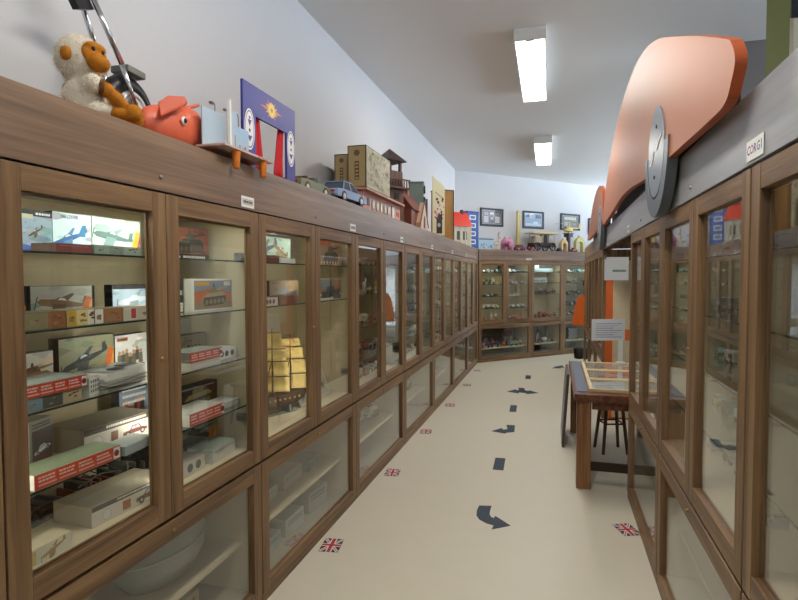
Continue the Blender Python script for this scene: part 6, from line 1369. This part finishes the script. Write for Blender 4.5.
# low compartments of the back wall
row(BACK, .10, .60, .15, .235, 7, ['figure'], ['blue', 'pink', 'blue', 'white', 'red'], 'low inner shelf, left half, double back cabinet', .22, seed=20)
row(BACK, .12, .62, .31, .235, 5, ['figure', 'house', 'horse'], ['blue', 'pink', 'grey', 'orange'], 'back of the low inner shelf, double back cabinet', .30, seed=21)
row(BACK, .64, .80, .17, .235, 1, ['horse'], ['orange'], 'low inner shelf beside the green bus, double back cabinet', .14, seed=22)
row(BACK, .82, 1.10, .16, .235, 1, ['bus'], ['green'], 'low inner shelf, double back cabinet', .26, seed=23, c2=('#b9c9ae',))
row(BACK, 1.10, 1.22, .2, .235, 1, ['figure'], ['white'], 'low inner shelf, right end, double back cabinet', .15, seed=24)
gb = thing('globe_toy', 'dark red round toy globe high in the low part of the double back cabinet', 'toy globe'); MB().ell((0, 0, .24), (.11, .11, .10), 0, 22, 14).build('ball', C('#5c2420', .35), gb, True); MB().lathe([(.07, 0), (.07, .02), (.025, .03), (.02, .135)], n=16).build('stand', C('#3a3634'), gb); put(gb, BACK, .92, .305, .2355)
row(BACK, .08, .70, .12, ZB0 + .021, 10, ['car'], ['white', 'silver', 'cream'], 'bottom board of the double back cabinet', .055, seed=25)
row(BACK, 1.35, 2.05, .19, .245, 4, ['house', 'figure', 'house', 'truck'], ['grey', 'pink', 'brown', 'grey'], 'low inner shelf, ' + B2, .27, seed=26)
o = thing('bottle', 'tall black bottle in the low part of the middle back cabinet', 'bottle'); MB().lathe([(.03, 0), (.034, .01), (.034, .2), (.014, .26), (.014, .31), (.017, .31), (.017, .325)], n=18).build('glass', C('#141416', .2), o, True); put(o, BACK, 1.74, .32, .2455)
ck = thing('chequered_case', 'black and white chequered case in the low part of the right back cabinet', 'case'); MB().box(-.14, .14, 0, .1, 0, .24).build('case', C('#1d1d1f'), ck)
m = MB(); mats = []; a = Art(m, mats, .28, .24); m.M = Matrix.Translation((-.14, 0, 0))
for i in range(7):
    for j in range(6):
        if (i + j) % 2: a.rect(.005 + .0386 * i, .04 + .0386 * i, .005 + .0386 * j, .04 + .0386 * j, '#d0d0cc'); a.k = 1
m.build('chequer_print', mats, ck); put(ck, BACK, 2.62, .2, .2555)
row(BACK, 2.18, 2.46, .17, .255, 3, ['car', 'figure', 'ship'], ['white', 'cream'], 'low inner shelf, ' + B3, .09, seed=27)
# right run, seen at a grazing angle through and behind the reflections
RN = {0: 'glass cabinet beside the table', 1: 'right cabinet under the two tags', 2: 'right cabinet nearest the camera'}
for i, (xa, xb) in enumerate([(-1.77, -.76), (-.61, .52), (.66, 1.55)]):
    for j, z in enumerate([UFLOOR] + SH5):
        if i == 2 and j == 2: continue
        row(RIGHT, xa, xb, .22, z, 6, ALLK if j != 4 else ['figure', 'house', 'car', 'van'], ['green', 'white', 'yellow', 'red', 'grey', 'olive'] if i < 2 else ['red', 'blue', 'grey', 'green'], f"{LV[j]}, {RN[i]}", .11, seed=40 + i * 7 + j)
row(RIGHT, .68, 1.5, .2, 1.183, 6, ['car', 'truck', 'car', 'van'], ['blue', 'red', 'orange'], 'middle shelf, ' + RN[2], .11, seed=77)

for x, w_, h_, c, lb in [(.24, .16, .20, '#a9785a', 'orange brown carton at the back of the low double back cabinet'), (.50, .2, .16, '#6f7f9c', 'blue grey carton at the back of the low double back cabinet'), (1.12, .14, .17, '#4a4a4e', 'dark carton at the back right of the low double back cabinet')]:
    put(K('carton', lb, w_, h_, .07, c, c, cat='carton', extra=ex_panels([(.4, '#b5a890'), (.3, '#7a5a50'), (.3, '#5a6478')])), BACK, x, .345, .2356)
